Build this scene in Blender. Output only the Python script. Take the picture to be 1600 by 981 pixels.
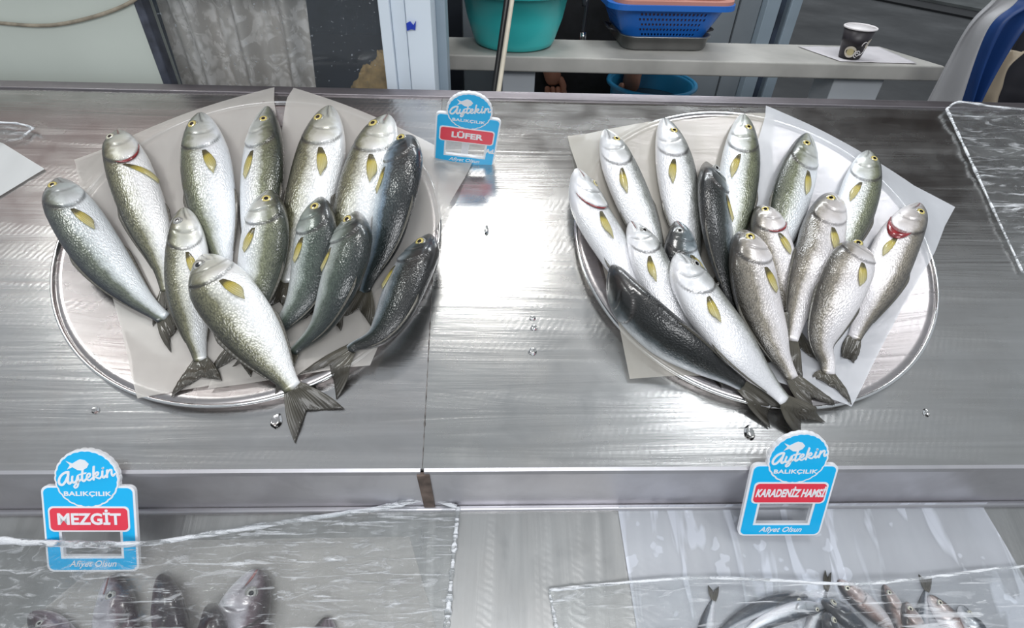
import bpy, bmesh, math, random
import numpy as np
from mathutils import Matrix, Vector, noise

# ------------------------------------------------------------------ scene, camera, light
S = bpy.context.scene
for o in list(bpy.data.objects):
    bpy.data.objects.remove(o)
COL = S.collection
PI = math.pi
TILT = 0.3713                                   # the counter slopes down towards the customer
MK = Matrix.Rotation(TILT, 4, 'X')              # counter frame -> world
FPX = 854.06

def cam_axes(yaw, pitch, roll):
    cy, sy, cp, sp = math.cos(yaw), math.sin(yaw), math.cos(pitch), math.sin(pitch)
    d = np.array([-sy*cp, cy*cp, -sp]); r = np.array([cy, sy, 0.0]); u = np.cross(r, d)
    cr, sr = math.cos(roll), math.sin(roll)
    return np.array([cr*r + sr*u, -(-sr*r + cr*u), d])      # right, down, forward

CK = np.array([0.0, -0.5397, 0.6188])
AXK = cam_axes(-0.0853, 1.0719, 0.0806)
R3 = np.array(MK.to_3x3())
CW = R3 @ CK
AXW = AXK @ R3.T

cam_d = bpy.data.cameras.new('camera'); cam = bpy.data.objects.new('camera', cam_d); COL.objects.link(cam)
cam_d.sensor_width = 36.0; cam_d.sensor_fit = 'HORIZONTAL'; cam_d.lens = FPX*36.0/1600.0
cam_d.clip_start = 0.02; cam_d.clip_end = 100
mw = Matrix.Identity(4)
for i in range(3):
    mw[i][0] = AXW[0][i]; mw[i][1] = -AXW[1][i]; mw[i][2] = -AXW[2][i]; mw[i][3] = CW[i]
cam.matrix_world = mw
S.camera = cam

S.view_settings.view_transform = 'Standard'; S.view_settings.look = 'None'
S.view_settings.gamma = 1.0; S.view_settings.use_curve_mapping = False
S.view_settings.exposure = 0.08

wd = bpy.data.worlds.new('world'); S.world = wd; wd.use_nodes = True
wn = wd.node_tree.nodes; wl = wd.node_tree.links
bg = wn['Background']; bg.inputs['Color'].default_value = (0.80, 0.86, 0.92, 1); bg.inputs['Strength'].default_value = 0.48

def lamp(name, loc, target, size, power, color=(1, 1, 1)):
    l = bpy.data.lights.new(name, 'AREA'); l.shape = 'RECTANGLE'; l.size, l.size_y = size; l.energy = power; l.color = color
    o = bpy.data.objects.new(name, l); COL.objects.link(o); o.location = loc
    o.rotation_euler = (Vector(target) - Vector(loc)).to_track_quat('-Z', 'Y').to_euler()
    return o
lamp('counter_lamp', (-0.08, 0.27, 1.40), (-0.05, -0.1, 0.0), (0.42, 0.20), 6.8, (1.0, 0.99, 0.97))
lamp('counter_lamp', (-1.25, 0.15, 1.30), (-0.5, -0.1, 0.0), (0.50, 0.20), 6.0, (0.97, 1.0, 0.97))
lamp('counter_lamp', (0.95, -0.10, 1.50), (0.5, -0.15, 0.0), (0.60, 0.22), 6.0, (0.95, 0.97, 1.0))
lamp('front_fill', (0.0, -2.2, 1.6), (0.0, -0.3, -0.1), (2.0, 0.8), 36.0, (0.97, 0.98, 1.0))  # unseen fill light added in front to brighten the signs
lamp('back_room_fill', (0.45, 1.25, 1.15), (0.40, 0.75, 0.0), (1.2, 0.15), 12.0, (0.93, 0.97, 1.0))  # unseen fill light added to brighten the back room

# ------------------------------------------------------------------ pixel -> place
def _ray(px, py, ax):
    return np.array([(px - 800)/FPX, (py - 490.5)/FPX, 1.0]) @ ax
def atK(px, py, z=0.0):
    d = _ray(px, py, AXK); return CK + d*((z - CK[2])/d[2])
def atW(px, py, axis, val):
    d = _ray(px, py, AXW); return CW + d*((val - CW[axis])/d[axis])

# ------------------------------------------------------------------ object helpers
def props(o, label=None, cat=None, group=None, kind=None):
    for k, v in (('label', label), ('category', cat), ('group', group), ('kind', kind)):
        if v: o[k] = v
    return o
def mesh_of(name, verts, faces, mat=None, smooth=True, uvs=None, attrs=None):
    me = bpy.data.meshes.new(name)
    me.from_pydata([tuple(map(float, v)) for v in verts], [], [tuple(f) for f in faces])
    if smooth:
        me.polygons.foreach_set('use_smooth', [True]*len(me.polygons))
    if uvs is not None:
        uv = me.uv_layers.new(name='UVMap')
        idx = np.empty(len(me.loops), dtype=np.int32); me.loops.foreach_get('vertex_index', idx)
        uv.data.foreach_set('uv', np.asarray(uvs, dtype=np.float32)[idx].ravel())
    for k, v in (attrs or {}).items():
        a = me.attributes.new(k, 'FLOAT', 'POINT'); a.data.foreach_set('value', np.asarray(v, dtype=np.float32))
    if mat: me.materials.append(mat)
    me.update()
    return me
def link(name, me, parent=None, mw=None):
    o = bpy.data.objects.new(name, me); COL.objects.link(o)
    if parent: o.parent = parent
    if mw is not None: o.matrix_world = mw
    return o
def root(name, mw, label, cat, group=None):
    o = bpy.data.objects.new(name, None); COL.objects.link(o); o.empty_display_size = 0.02
    o.matrix_world = mw
    return props(o, label, cat, group)
def kmat(loc=(0, 0, 0)):
    return MK @ Matrix.Translation(Vector([float(c) for c in loc]))
def wmat(loc=(0, 0, 0), rz=0.0):
    return Matrix.Translation(Vector([float(c) for c in loc])) @ Matrix.Rotation(rz, 4, 'Z')

class MB:
    """collects simple shapes of one part"""
    def __init__(s): s.v = []; s.f = []
    def add(s, v, f):
        n = len(s.v); s.v += [tuple(map(float, q)) for q in v]; s.f += [tuple(i + n for i in q) for q in f]; return s
    def box(s, lo, hi):
        x0, y0, z0 = lo; x1, y1, z1 = hi
        v = [(x0,y0,z0),(x1,y0,z0),(x1,y1,z0),(x0,y1,z0),(x0,y0,z1),(x1,y0,z1),(x1,y1,z1),(x0,y1,z1)]
        return s.add(v, [(0,3,2,1),(4,5,6,7),(0,1,5,4),(1,2,6,5),(2,3,7,6),(3,0,4,7)])
    def prism(s, poly, z0, z1):                 # convex or simple polygon in xy
        n = len(poly)
        v = [(x, y, z0) for x, y in poly] + [(x, y, z1) for x, y in poly]
        f = [tuple(range(n-1, -1, -1)), tuple(range(n, 2*n))] + [(i, (i+1) % n, n+(i+1) % n, n+i) for i in range(n)]
        return s.add(v, f)
    def tube(s, pts, r, n=10, cap=True):
        P = [Vector([float(c) for c in p]) for p in pts]; rr = r if hasattr(r, '__len__') else [r]*len(P)
        v = []; f = []; ref = None
        for i, p in enumerate(P):
            t = (P[min(i+1, len(P)-1)] - P[max(i-1, 0)]).normalized()
            if ref is None: ref = Vector((0, 0, 1)) if abs(t.z) < .9 else Vector((1, 0, 0))
            a = t.cross(ref).normalized(); b = t.cross(a).normalized(); ref = -b if False else a.cross(t)
            for k in range(n):
                w = 2*PI*k/n; v.append(p + (a*math.cos(w) + b*math.sin(w))*rr[i])
        for i in range(len(P)-1):
            for k in range(n):
                k2 = (k+1) % n; f.append((i*n+k, i*n+k2, (i+1)*n+k2, (i+1)*n+k))
        if cap: f += [tuple(range(n-1, -1, -1)), tuple(range((len(P)-1)*n, len(P)*n))]
        return s.add(v, f)
    def lathe(s, prof, n=64, sx=1.0, sy=1.0, c=(0, 0), close=False):
        v = []; f = []
        for r, z in prof:
            for k in range(n):
                w = 2*PI*k/n; v.append((c[0] + sx*r*math.cos(w), c[1] + sy*r*math.sin(w), z))
        m = len(prof)
        for i in range(m-1):
            for k in range(n):
                k2 = (k+1) % n; f.append((i*n+k, i*n+k2, (i+1)*n+k2, (i+1)*n+k))
        if prof[0][0] > 1e-6: f.append(tuple(range(n-1, -1, -1)))
        if prof[-1][0] > 1e-6 and not close: pass
        return s.add(v, f)
    def loft(s, rings, cap=True):
        n = len(rings[0]); v = [p for r in rings for p in r]; f = []
        for i in range(len(rings)-1):
            for k in range(n):
                k2 = (k+1) % n; f.append((i*n+k, i*n+k2, (i+1)*n+k2, (i+1)*n+k))
        if cap: f += [tuple(range(n-1, -1, -1)), tuple(range((len(rings)-1)*n, len(rings)*n))]
        return s.add(v, f)
    def build(s, name, mat, parent=None, mw=None, smooth=False, bevel=0.0, seg=2, solid=0.0, subsurf=0):
        me = mesh_of(name, s.v, s.f, mat, smooth)
        bm = bmesh.new(); bm.from_mesh(me); bmesh.ops.remove_doubles(bm, verts=bm.verts, dist=1e-6)
        bmesh.ops.recalc_face_normals(bm, faces=bm.faces); bm.to_mesh(me); bm.free()
        o = link(name, me, parent, mw)
        if solid:
            m = o.modifiers.new('solid', 'SOLIDIFY'); m.thickness = solid; m.offset = 0
        if bevel:
            m = o.modifiers.new('bevel', 'BEVEL'); m.width = bevel; m.segments = seg; m.limit_method = 'ANGLE'
            me.polygons.foreach_set('use_smooth', [True]*len(me.polygons))
            w = o.modifiers.new('wn', 'WEIGHTED_NORMAL')
        if subsurf:
            m = o.modifiers.new('sub', 'SUBSURF'); m.levels = m.render_levels = subsurf
        return o

def grid_mesh(name, P, mat, uv=True):           # P: (nu, nv, 3)
    nu, nv = P.shape[:2]
    f = [(i*nv+j, (i+1)*nv+j, (i+1)*nv+j+1, i*nv+j+1) for i in range(nu-1) for j in range(nv-1)]
    uu = [(i/(nu-1), j/(nv-1)) for i in range(nu) for j in range(nv)]
    return mesh_of(name, P.reshape(-1, 3), f, mat, True, uu)

def rrect(x0, y0, x1, y1, r, n=6):
    out = []
    for cx, cy, a0 in ((x1-r, y0+r, -PI/2), (x1-r, y1-r, 0), (x0+r, y1-r, PI/2), (x0+r, y0+r, PI)):
        for k in range(n+1):
            a = a0 + PI/2*k/n; out.append((cx + r*math.cos(a), cy + r*math.sin(a)))
    return out

DG = None
def filled(loops, depth, y):                    # flat shape with holes in the x-z plane, its front at y (towards -y)
    c = bpy.data.curves.new('tmp', 'CURVE'); c.dimensions = '2D'; c.fill_mode = 'BOTH'; c.extrude = depth/2
    for lp in loops:
        sp = c.splines.new('POLY'); sp.points.add(len(lp)-1); sp.use_cyclic_u = True
        for q, (x, z) in zip(sp.points, lp): q.co = (x, z, 0, 1)
    return _curve_mesh(c, y, depth)
def _curve_mesh(c, y, depth):
    o = bpy.data.objects.new('tmp', c); COL.objects.link(o)
    dg = bpy.context.evaluated_depsgraph_get(); dg.update()
    me = bpy.data.meshes.new_from_object(o.evaluated_get(dg))
    me.transform(Matrix.Translation((0, y + depth/2, 0)) @ Matrix.Rotation(PI/2, 4, 'X'))
    me.materials.clear()
    bpy.data.objects.remove(o); bpy.data.curves.remove(c)
    return me
def text_mesh(body, x, z, size, y, depth=0.004, bold=0.0, shear=0.0, sx=1.0, space=1.0, align='CENTER', rot=0.0):
    c = bpy.data.curves.new('tmp', 'FONT'); c.body = body; c.size = size; c.align_x = align; c.align_y = 'CENTER'
    c.extrude = depth/2; c.offset = bold; c.shear = shear; c.space_character = space; c.resolution_u = 4
    me = _curve_mesh(c, y, depth)
    me.transform(Matrix.Translation((x, 0, z)) @ Matrix.Rotation(-rot, 4, 'Y') @ Matrix.Diagonal((sx, 1, 1, 1)))
    return me
def put(name, me, mat, parent):
    me.materials.clear(); me.materials.append(mat); me.name = name
    return link(name, me, parent)

# ------------------------------------------------------------------ materials
class NT:
    def __init__(s, name):
        s.m = bpy.data.materials.new(name); s.m.use_nodes = True; s.t = s.m.node_tree; s.n = s.t.nodes
        s.b = s.n['Principled BSDF']; s.out = s.n['Material Output']
    def new(s, typ, **kw):
        n = s.n.new(typ)
        for k, v in kw.items():
            if k.startswith('i_'):
                key = k[2:]; key = int(key) if key.isdigit() else key.replace('_', ' ')
                s.set(n.inputs[key], v)
            else: setattr(n, k, v)
        return n
    def set(s, sock, v):
        if hasattr(v, 'links') or isinstance(v, bpy.types.NodeSocket): s.t.links.new(v, sock)
        else: sock.default_value = v
    def math(s, op, a, b=0.0, c=None, clamp=False):
        n = s.new('ShaderNodeMath', operation=op, use_clamp=clamp); s.set(n.inputs[0], a); s.set(n.inputs[1], b)
        if c is not None: s.set(n.inputs[2], c)
        return n.outputs[0]
    def mix(s, f, a, b):
        n = s.new('ShaderNodeMix', data_type='RGBA'); s.set(n.inputs['Factor'], f)
        s.set(n.inputs['A'], a if not isinstance(a, tuple) else (*a[:3], 1)); s.set(n.inputs['B'], b if not isinstance(b, tuple) else (*b[:3], 1))
        return n.outputs['Result']
    def ramp(s, f, stops, interp='LINEAR'):
        n = s.new('ShaderNodeValToRGB'); s.set(n.inputs[0], f); cr = n.color_ramp; cr.interpolation = interp
        while len(cr.elements) < len(stops): cr.elements.new(0.5)
        for e, (p, c) in zip(cr.elements, stops): e.position = p; e.color = (*c[:3], 1) if hasattr(c, '__len__') else (c, c, c, 1)
        return n.outputs[0]
    def coord(s, which='Object', scale=(1, 1, 1), rot=(0, 0, 0)):
        tc = s.new('ShaderNodeTexCoord'); mp = s.new('ShaderNodeMapping'); s.t.links.new(tc.outputs[which], mp.inputs[0])
        mp.inputs['Scale'].default_value = scale; mp.inputs['Rotation'].default_value = rot; return mp.outputs[0]
    def noise(s, vec, scale, detail=3, rough=.5, dist=0.0):
        n = s.new('ShaderNodeTexNoise'); s.set(n.inputs['Vector'], vec); n.inputs['Scale'].default_value = scale
        n.inputs['Detail'].default_value = detail; n.inputs['Roughness'].default_value = rough; n.inputs['Distortion'].default_value = dist
        return n.outputs[0]
    def bump(s, h, strength=.3, dist=.001, normal=None):
        n = s.new('ShaderNodeBump'); s.set(n.inputs['Height'], h); n.inputs['Strength'].default_value = strength; n.inputs['Distance'].default_value = dist
        if normal is not None: s.set(n.inputs['Normal'], normal)
        return n.outputs[0]
    def P(s, **kw):
        for k, v in kw.items():
            key = k.replace('_', ' ')
            if isinstance(v, tuple) and len(v) == 3: v = (*v, 1)
            s.set(s.b.inputs[key], v)
        return s.m

def plain(name, col, rough=.5, metal=0.0, var=0.06, scale=30.0, bump=0.0, coat=0.0, spec=0.5):
    n = NT(name); v = n.coord('Object')
    nz = n.noise(v, scale, 4)
    d = tuple(c*(1-var*2) for c in col); l = tuple(min(1, c*(1+var)) for c in col)
    n.P(Base_Color=n.ramp(nz, [(.3, d), (.7, l)]), Roughness=rough, Metallic=metal, Coat_Weight=coat, Specular_IOR_Level=spec)
    if bump: n.P(Normal=n.bump(nz, bump, .002))
    return n.m

def steel(name, base=(.60, .60, .59), rough=.30, brush=1.0, stain_reflect=.25, axis=0, wipe=.12):
    n = NT(name); v = n.coord('Object')
    sw = lambda s: s if axis == 0 else (s[1], s[0], s[2])
    fine = n.noise(n.coord('Object', sw((7, 300, 6))), 1.0, 3, .6)
    band = n.noise(n.coord('Object', sw((1.7, 32, 4)), (0, 0, .06)), 1.0, 4, .6, 1.0)            # sanding passes
    band2 = n.noise(n.coord('Object', sw((2.6, 52, 4)), (0, 0, -.08)), 1.0, 2, .5, .5)
    rip = n.new('ShaderNodeTexWave', wave_type='BANDS', bands_direction='X' if axis == 0 else 'Y'); n.set(rip.inputs['Vector'], n.coord('Object', (1, 1, 1), (0, 0, .5)))
    rip.inputs['Scale'].default_value = 42; rip.inputs['Distortion'].default_value = 3.5; rip.inputs['Detail'].default_value = 3; rip.inputs['Detail Scale'].default_value = 2.0
    big = n.noise(v, 4.5, 5, .6, .5); spots = n.noise(v, 15.0, 4, .55, .4)
    mask = n.ramp(band, [(.48, 0), (.62, 1)])
    h = n.math('ADD', n.math('MULTIPLY', fine, .22), n.math('MULTIPLY', band, 1.3))
    h = n.math('ADD', h, n.math('MULTIPLY', n.math('MULTIPLY', rip.outputs[0], mask), .17))
    h = n.math('ADD', h, n.math('MULTIPLY', band2, .35))
    lo = tuple(c*.5 for c in base); warm_reflect = tuple(c*f for c, f in zip(base, (.78, .73, .69))); hi = tuple(min(1, c*1.45) for c in base)
    col = n.mix(n.math('MULTIPLY', n.ramp(spots, [(.44, 0), (.60, 1)]), stain_reflect), base, lo)
    col = n.mix(n.math('MULTIPLY', n.ramp(big, [(.42, 0), (.60, 1)]), stain_reflect), col, warm_reflect)  # warm patches paint pinkish reflected light into the steel's colour
    col = n.mix(n.math('MULTIPLY', mask, wipe), col, hi)
    col = n.mix(n.math('MULTIPLY', n.ramp(band2, [(.50, 0), (.66, 1)]), wipe*.9), col, hi)
    r = n.math('ADD', n.math('MULTIPLY', n.math('SUBTRACT', band, .5), .18), n.math('ADD', rough, n.math('MULTIPLY', n.math('SUBTRACT', spots, .5), .25)), clamp=True)
    n.P(Base_Color=col, Metallic=1.0, Roughness=r, Normal=n.bump(h, .30*brush, .0016))
    return n.m

def film(name, wr=1.0, white=.07, gl=.22, sc=1.0, lo=.60):
    n = NT(name); v = n.coord('Object', (1, 1, 1))
    w1 = n.noise(n.coord('Object', (14*sc, 75*sc, 30), (0, 0, -.55)), 1.0, 5, .62, 1.6)
    w2 = n.noise(v, 60*sc, 3, .6, 2.0)
    h = n.math('ADD', n.math('MULTIPLY', w1, 1.0), n.math('MULTIPLY', w2, .35))
    nm = n.bump(h, 1.0, .012*wr)
    tr = n.new('ShaderNodeBsdfTransparent'); tr.inputs[0].default_value = (.97, .98, .98, 1)
    g = n.new('ShaderNodeBsdfGlossy'); g.inputs['Roughness'].default_value = .07; n.set(g.inputs['Normal'], nm)
    lw = n.new('ShaderNodeFresnel'); lw.inputs['IOR'].default_value = 1.40; n.set(lw.inputs['Normal'], nm)
    m1 = n.new('ShaderNodeMixShader'); n.set(m1.inputs[0], n.math('ADD', n.math('MINIMUM', n.math('MULTIPLY', lw.outputs[0], .7), .20), gl*.06, clamp=True))
    n.set(m1.inputs[1], tr.outputs[0]); n.set(m1.inputs[2], g.outputs[0])
    d = n.new('ShaderNodeBsdfDiffuse'); d.inputs[0].default_value = (.88, .90, .93, 1); n.set(d.inputs['Normal'], nm)
    crest_glint = n.math('ADD', n.ramp(w1, [(lo-.05, 0), (lo+.06, 1)]), n.math('MULTIPLY', n.ramp(n.noise(n.coord('Object', (9*sc, 150*sc, 30), (0, 0, -.75)), 1.0, 3, .6, 1.0), [(lo+.01, 0), (lo+.07, 1)]), 1.6))  # white streaks on the wrinkles paint in the film's bright glints
    m2 = n.new('ShaderNodeMixShader')
    n.set(m2.inputs[0], n.math('ADD', white*.10, n.math('MULTIPLY', crest_glint, white), clamp=True)); n.set(m2.inputs[1], m1.outputs[0]); n.set(m2.inputs[2], d.outputs[0])
    n.set(n.out.inputs[0], m2.outputs[0])
    return n.m

def paper(name, col, alpha, rough=.45, wet=.35, patch=0.0):
    n = NT(name); v = n.coord('Object')
    nz = n.noise(n.coord('Object', (14, 5, 5), (0, 0, .6)), 1.0, 3, .5, .5)
    al = n.math('ADD', alpha, n.math('MULTIPLY', n.math('SUBTRACT', nz, .5), wet))
    if patch:                                    # wet places cling, dry folds stand off and look whiter
        pz = n.noise(n.coord('Object', (26, 5.5, 5), (0, 0, .25)), 1.0, 3, .55, .8); p2 = n.noise(v, 34, 2, .5)
        al = n.math('ADD', al, n.math('MULTIPLY', n.math('ADD', n.ramp(pz, [(.55, 0), (.60, 1)]), n.math('MULTIPLY', n.ramp(p2, [(.66, 0), (.69, 1)]), .8)), patch))
    n.P(Base_Color=col, Roughness=rough, Alpha=n.math('MINIMUM', al, 1.0), Normal=n.bump(nz, .25, .004), Coat_Weight=.25, Coat_Roughness=.15)
    return n.m

def fish_mat(name, back, mid, side, belly, shift=0.0, metal=.35, speck=.6, scale_strength=.8):
    n = NT(name)
    uv = n.new('ShaderNodeUVMap'); sp = n.new('ShaderNodeSeparateXYZ'); n.set(sp.inputs[0], uv.outputs[0]); u, v = sp.outputs[0], sp.outputs[1]
    obj = n.coord('Object')
    nz = n.noise(obj, 45, 4, .6); nz2 = n.noise(obj, 130, 3, .6)
    vv = n.math('ADD', v, n.math('MULTIPLY', n.math('SUBTRACT', nz, .5), .16))
    vv = n.math('ADD', vv, shift)
    col = n.ramp(vv, [(.10, back), (.24, tuple(.55*a+.45*b for a, b in zip(back, mid))), (.36, mid), (.445, side), (.57, belly)])
    # scales
    sv = n.new('ShaderNodeCombineXYZ'); n.set(sv.inputs[0], n.math('MULTIPLY', u, 85)); n.set(sv.inputs[1], n.math('MULTIPLY', v, 46))
    vo = n.new('ShaderNodeTexVoronoi', feature='SMOOTH_F1'); n.set(vo.inputs['Vector'], sv.outputs[0]); vo.inputs['Scale'].default_value = 1.0; vo.inputs['Smoothness'].default_value = .35
    bodymask = n.math('MULTIPLY', n.ramp(u, [(.305, 0), (.345, 1)]), n.ramp(u, [(.965, 1), (1.0, 0)]))
    sc = n.math('MULTIPLY', vo.outputs['Distance'], bodymask)
    dark = n.math('MULTIPLY', n.math('MULTIPLY', n.ramp(sc, [(.35, 0), (.75, 1)]), n.ramp(vv, [(.18, 1), (.42, .45), (.60, .06)])), speck)
    col = n.mix(dark, col, tuple(c*.35 for c in back))
    # head: brownish crown, pale cheeks
    head = n.ramp(u, [(.275, 1), (.325, 0)])
    hc = n.ramp(n.math('ADD', vv, n.math('MULTIPLY', n.math('SUBTRACT', nz2, .5), .2)), [(.20, tuple(c*.75+.006 for c in back)), (.34, tuple(.8*a+.08*b for a, b in zip(mid, side))), (.44, tuple(c*.80 for c in side)), (.60, tuple(c*.95 for c in side)), (.82, belly)])
    col = n.mix(head, col, hc)
    at = n.new('ShaderNodeAttribute', attribute_name='mark')
    col = n.mix(n.math('MULTIPLY', at.outputs['Fac'], .88, clamp=True), col, (.045, .04, .038))
    h = n.math('ADD', n.math('MULTIPLY', sc, .8), n.math('MULTIPLY', nz2, .35))
    met = n.math('MULTIPLY', n.ramp(vv, [(.2, .25), (.5, 1.0), (.8, .7)]), metal)
    rg = n.math('ADD', .24, n.math('MULTIPLY', nz2, .22))
    n.P(Base_Color=col, Metallic=met, Roughness=rg, Coat_Weight=.7, Coat_Roughness=.10, Normal=n.bump(h, scale_strength, .0009), Specular_IOR_Level=.6)
    n.set(n.b.inputs['Coat Normal'], n.bump(n.math('ADD', n.math('MULTIPLY', sc, .8), nz2), .35, .0009))
    return n.m

def fin_mat(name, base, tip, dark=None, alpha=.9, rays=26):
    n = NT(name)
    uv = n.new('ShaderNodeUVMap'); sp = n.new('ShaderNodeSeparateXYZ'); n.set(sp.inputs[0], uv.outputs[0]); u, v = sp.outputs[0], sp.outputs[1]
    w = n.math('SINE', n.math('MULTIPLY', v, rays*2*PI/2)); w = n.math('ADD', n.math('MULTIPLY', w, .5), .5)
    stops = [(0.0, dark), (.20, dark), (.36, base), (1.0, tip)] if dark else [(0, base), (1, tip)]
    col = n.ramp(n.math('ADD', u, n.math('MULTIPLY', n.math('SUBTRACT', n.noise(n.coord('Object'), 90, 3), .5), .3)), stops)
    col = n.mix(n.math('MULTIPLY', w, .45), col, tuple(c*.45 for c in base))
    al = n.math('ADD', alpha, n.math('MULTIPLY', n.math('MULTIPLY', w, u), .25), clamp=True)
    al = n.math('SUBTRACT', al, n.math('MULTIPLY', n.math('POWER', u, 4.0), .25), clamp=True)
    n.P(Base_Color=col, Roughness=.35, Alpha=al, Coat_Weight=.5, Coat_Roughness=.12, Normal=n.bump(w, .5, .0006))
    return n.m
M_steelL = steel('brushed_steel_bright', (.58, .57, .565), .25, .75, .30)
M_steelR = steel('brushed_steel_dull', (.54, .54, .53), .26, .75, .24)
M_lip = steel('lip_steel', (.68, .67, .70), .42, .3, .2, 0, .05)
M_edge = steel('edge_steel', (.30, .28, .30), .40, .3, .3, 0, .05)
M_low = steel('lower_steel', (.52, .52, .51), .34, .9, .30, 1)
M_tray = steel('tray_steel', (.52, .49, .49), .27, .5, .25, 0, .10)
M_rim = plain('polished_rim', (.85, .85, .85), .15, 1.0, .02)
M_weld = plain('weld_rust', (.16, .12, .10), .6, .4, .3, 60, .4)

# ------------------------------------------------------------------ setting
def struct(o): o['kind'] = 'structure'; return o
FLOOR_Z = -1.0
n = NT('wet_floor'); v = n.coord('Object'); nz = n.noise(v, 1.3, 6, .6)
n.P(Base_Color=n.ramp(nz, [(.35, (.016, .018, .019)), (.7, (.036, .038, .040))]), Roughness=n.ramp(nz, [(.3, .35), (.7, .6)]))
fl = MB().box((-4, -3, FLOOR_Z-.1), (9, 12, FLOOR_Z)); struct(fl.build('floor', n.m))

# ------------------------------------------------------------------ counter
LIPB = (-0.4296, -0.0754)                        # foot of the upright lip, counter frame (y, z)
ZL = LIPB[1]
XS = lambda y: float(np.interp(y, [-.4, .2], [atK(660, 730)[0], atK(692, 140)[0]]))
counter = root('display_counter', kmat(), 'long sloping stainless steel fish counter with a step down at the front', 'counter')
def sheet(name, xa, xb, y0, y1, z0, mat, nx=60, ny=30, amp=.0007, seed=0):
    P = np.zeros((nx, ny, 3))
    for i in range(nx):
        for j in range(ny):
            y = y0 + (y1-y0)*j/(ny-1); a, b = xa(y), xb(y); x = a + (b-a)*i/(nx-1)
            z = z0 + amp*noise.noise((x*4+seed, y*5, 3.1)) + amp*.5*noise.noise((x*11, y*9+seed, 1.7))
            P[i, j] = (x, y, z)
    o = link(name, grid_mesh(name, P, mat), counter)
    return o
c_ = lambda q: (lambda y: q)
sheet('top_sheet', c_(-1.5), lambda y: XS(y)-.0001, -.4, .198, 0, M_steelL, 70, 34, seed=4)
sheet('top_sheet', lambda y: XS(y)+.0001, c_(1.7), -.4, .198, 0, M_steelR, 90, 34, seed=9)
xs = XS(-.4)
for a, b in ((-1.5, xs-.002), (xs+.002, 1.7)):
    m = MB(); prof = [(-.3995, .0012), (-.4035, .0005), (-.4060, -.004), (LIPB[0], ZL), (LIPB[0]+.004, ZL), (-.4020, -.004)]
    m.add([(a, y, z) for y, z in prof] + [(b, y, z) for y, z in prof],
          [(i, (i+1) % 6, 6+(i+1) % 6, 6+i) for i in range(6)] + [tuple(range(5, -1, -1)), tuple(range(6, 12))])
    m.build('front_lip', M_lip, counter)
m = MB(); m.tube([(-1.5, LIPB[0]-.002, ZL+.0045), (1.7, LIPB[0]-.002, ZL+.0045)], .004, 8); m.build('step_bead', M_lip, counter, smooth=True)
m = MB(); m.add([(xs-.006, -.4075, -.003), (xs+.008, -.4075, -.003), (xs+.010, LIPB[0]-.0022, ZL), (xs-.003, LIPB[0]-.0022, ZL), (xs-.006, -.403, -.003), (xs+.008, -.403, -.003), (xs+.010, LIPB[0]+.003, ZL), (xs-.003, LIPB[0]+.003, ZL)],
     [(0,3,2,1),(4,5,6,7),(0,1,5,4),(1,2,6,5),(2,3,7,6),(3,0,4,7)]); m.build('weld_seam', M_weld, counter)
m = MB(); rnd = random.Random(3); vs = []; fs = []
for k in range(120):
    y = -.3985 + .593*k/119; w_ = .0003 + .0011*rnd.random()**3
    vs += [(XS(y)-w_, y, .0003), (XS(y)+w_*.8, y, .0003), (XS(y)-w_*.5, y, .0011), (XS(y)+w_*.4, y, .0011)]
    if k: n_ = 4*k; fs += [(n_-4, n_, n_+2, n_-2), (n_-2, n_+2, n_+3, n_-1), (n_-1, n_+3, n_+1, n_-3)]
m.add(vs, fs); m.build('weld_seam', plain('dull_weld', (.22, .20, .19), .5, .6, .4, 80), counter)
sheet('lower_sheet', c_(-1.5), c_(1.7), -.95, LIPB[0], ZL, M_low, 80, 26, seed=17)
m = MB(); m.box((-1.5, .195, -.03), (1.7, .2115, .0035)); m.build('back_edge', M_edge, counter, bevel=.0015)
body = MB()                                      # base cabinet below the sheets, down to the floor
yb, zb = .20, -.03; pts = []
for (yy, zz) in ((-.94, ZL-.004), (-.432, ZL-.004), (-.40, -.006), (.20, -.006)):
    w = R3 @ np.array([0, yy, zz]); pts.append((w[1], w[2]))
pts += [(pts[-1][0], FLOOR_Z), (pts[0][0], FLOOR_Z)]
Rinv = R3.T
vv = []
for x in (-1.49, 1.69):
    for (yy, zz) in pts: vv.append(Rinv @ np.array([x, yy, zz]))
k6 = len(pts)
body.add(vv, [(i, (i+1) % k6, k6+(i+1) % k6, k6+i) for i in range(k6)] + [tuple(range(k6-1, -1, -1)), tuple(range(k6, 2*k6))])
body.build('base_cabinet', plain('cabinet_steel', (.4, .4, .4), .4, .8), counter)

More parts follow.
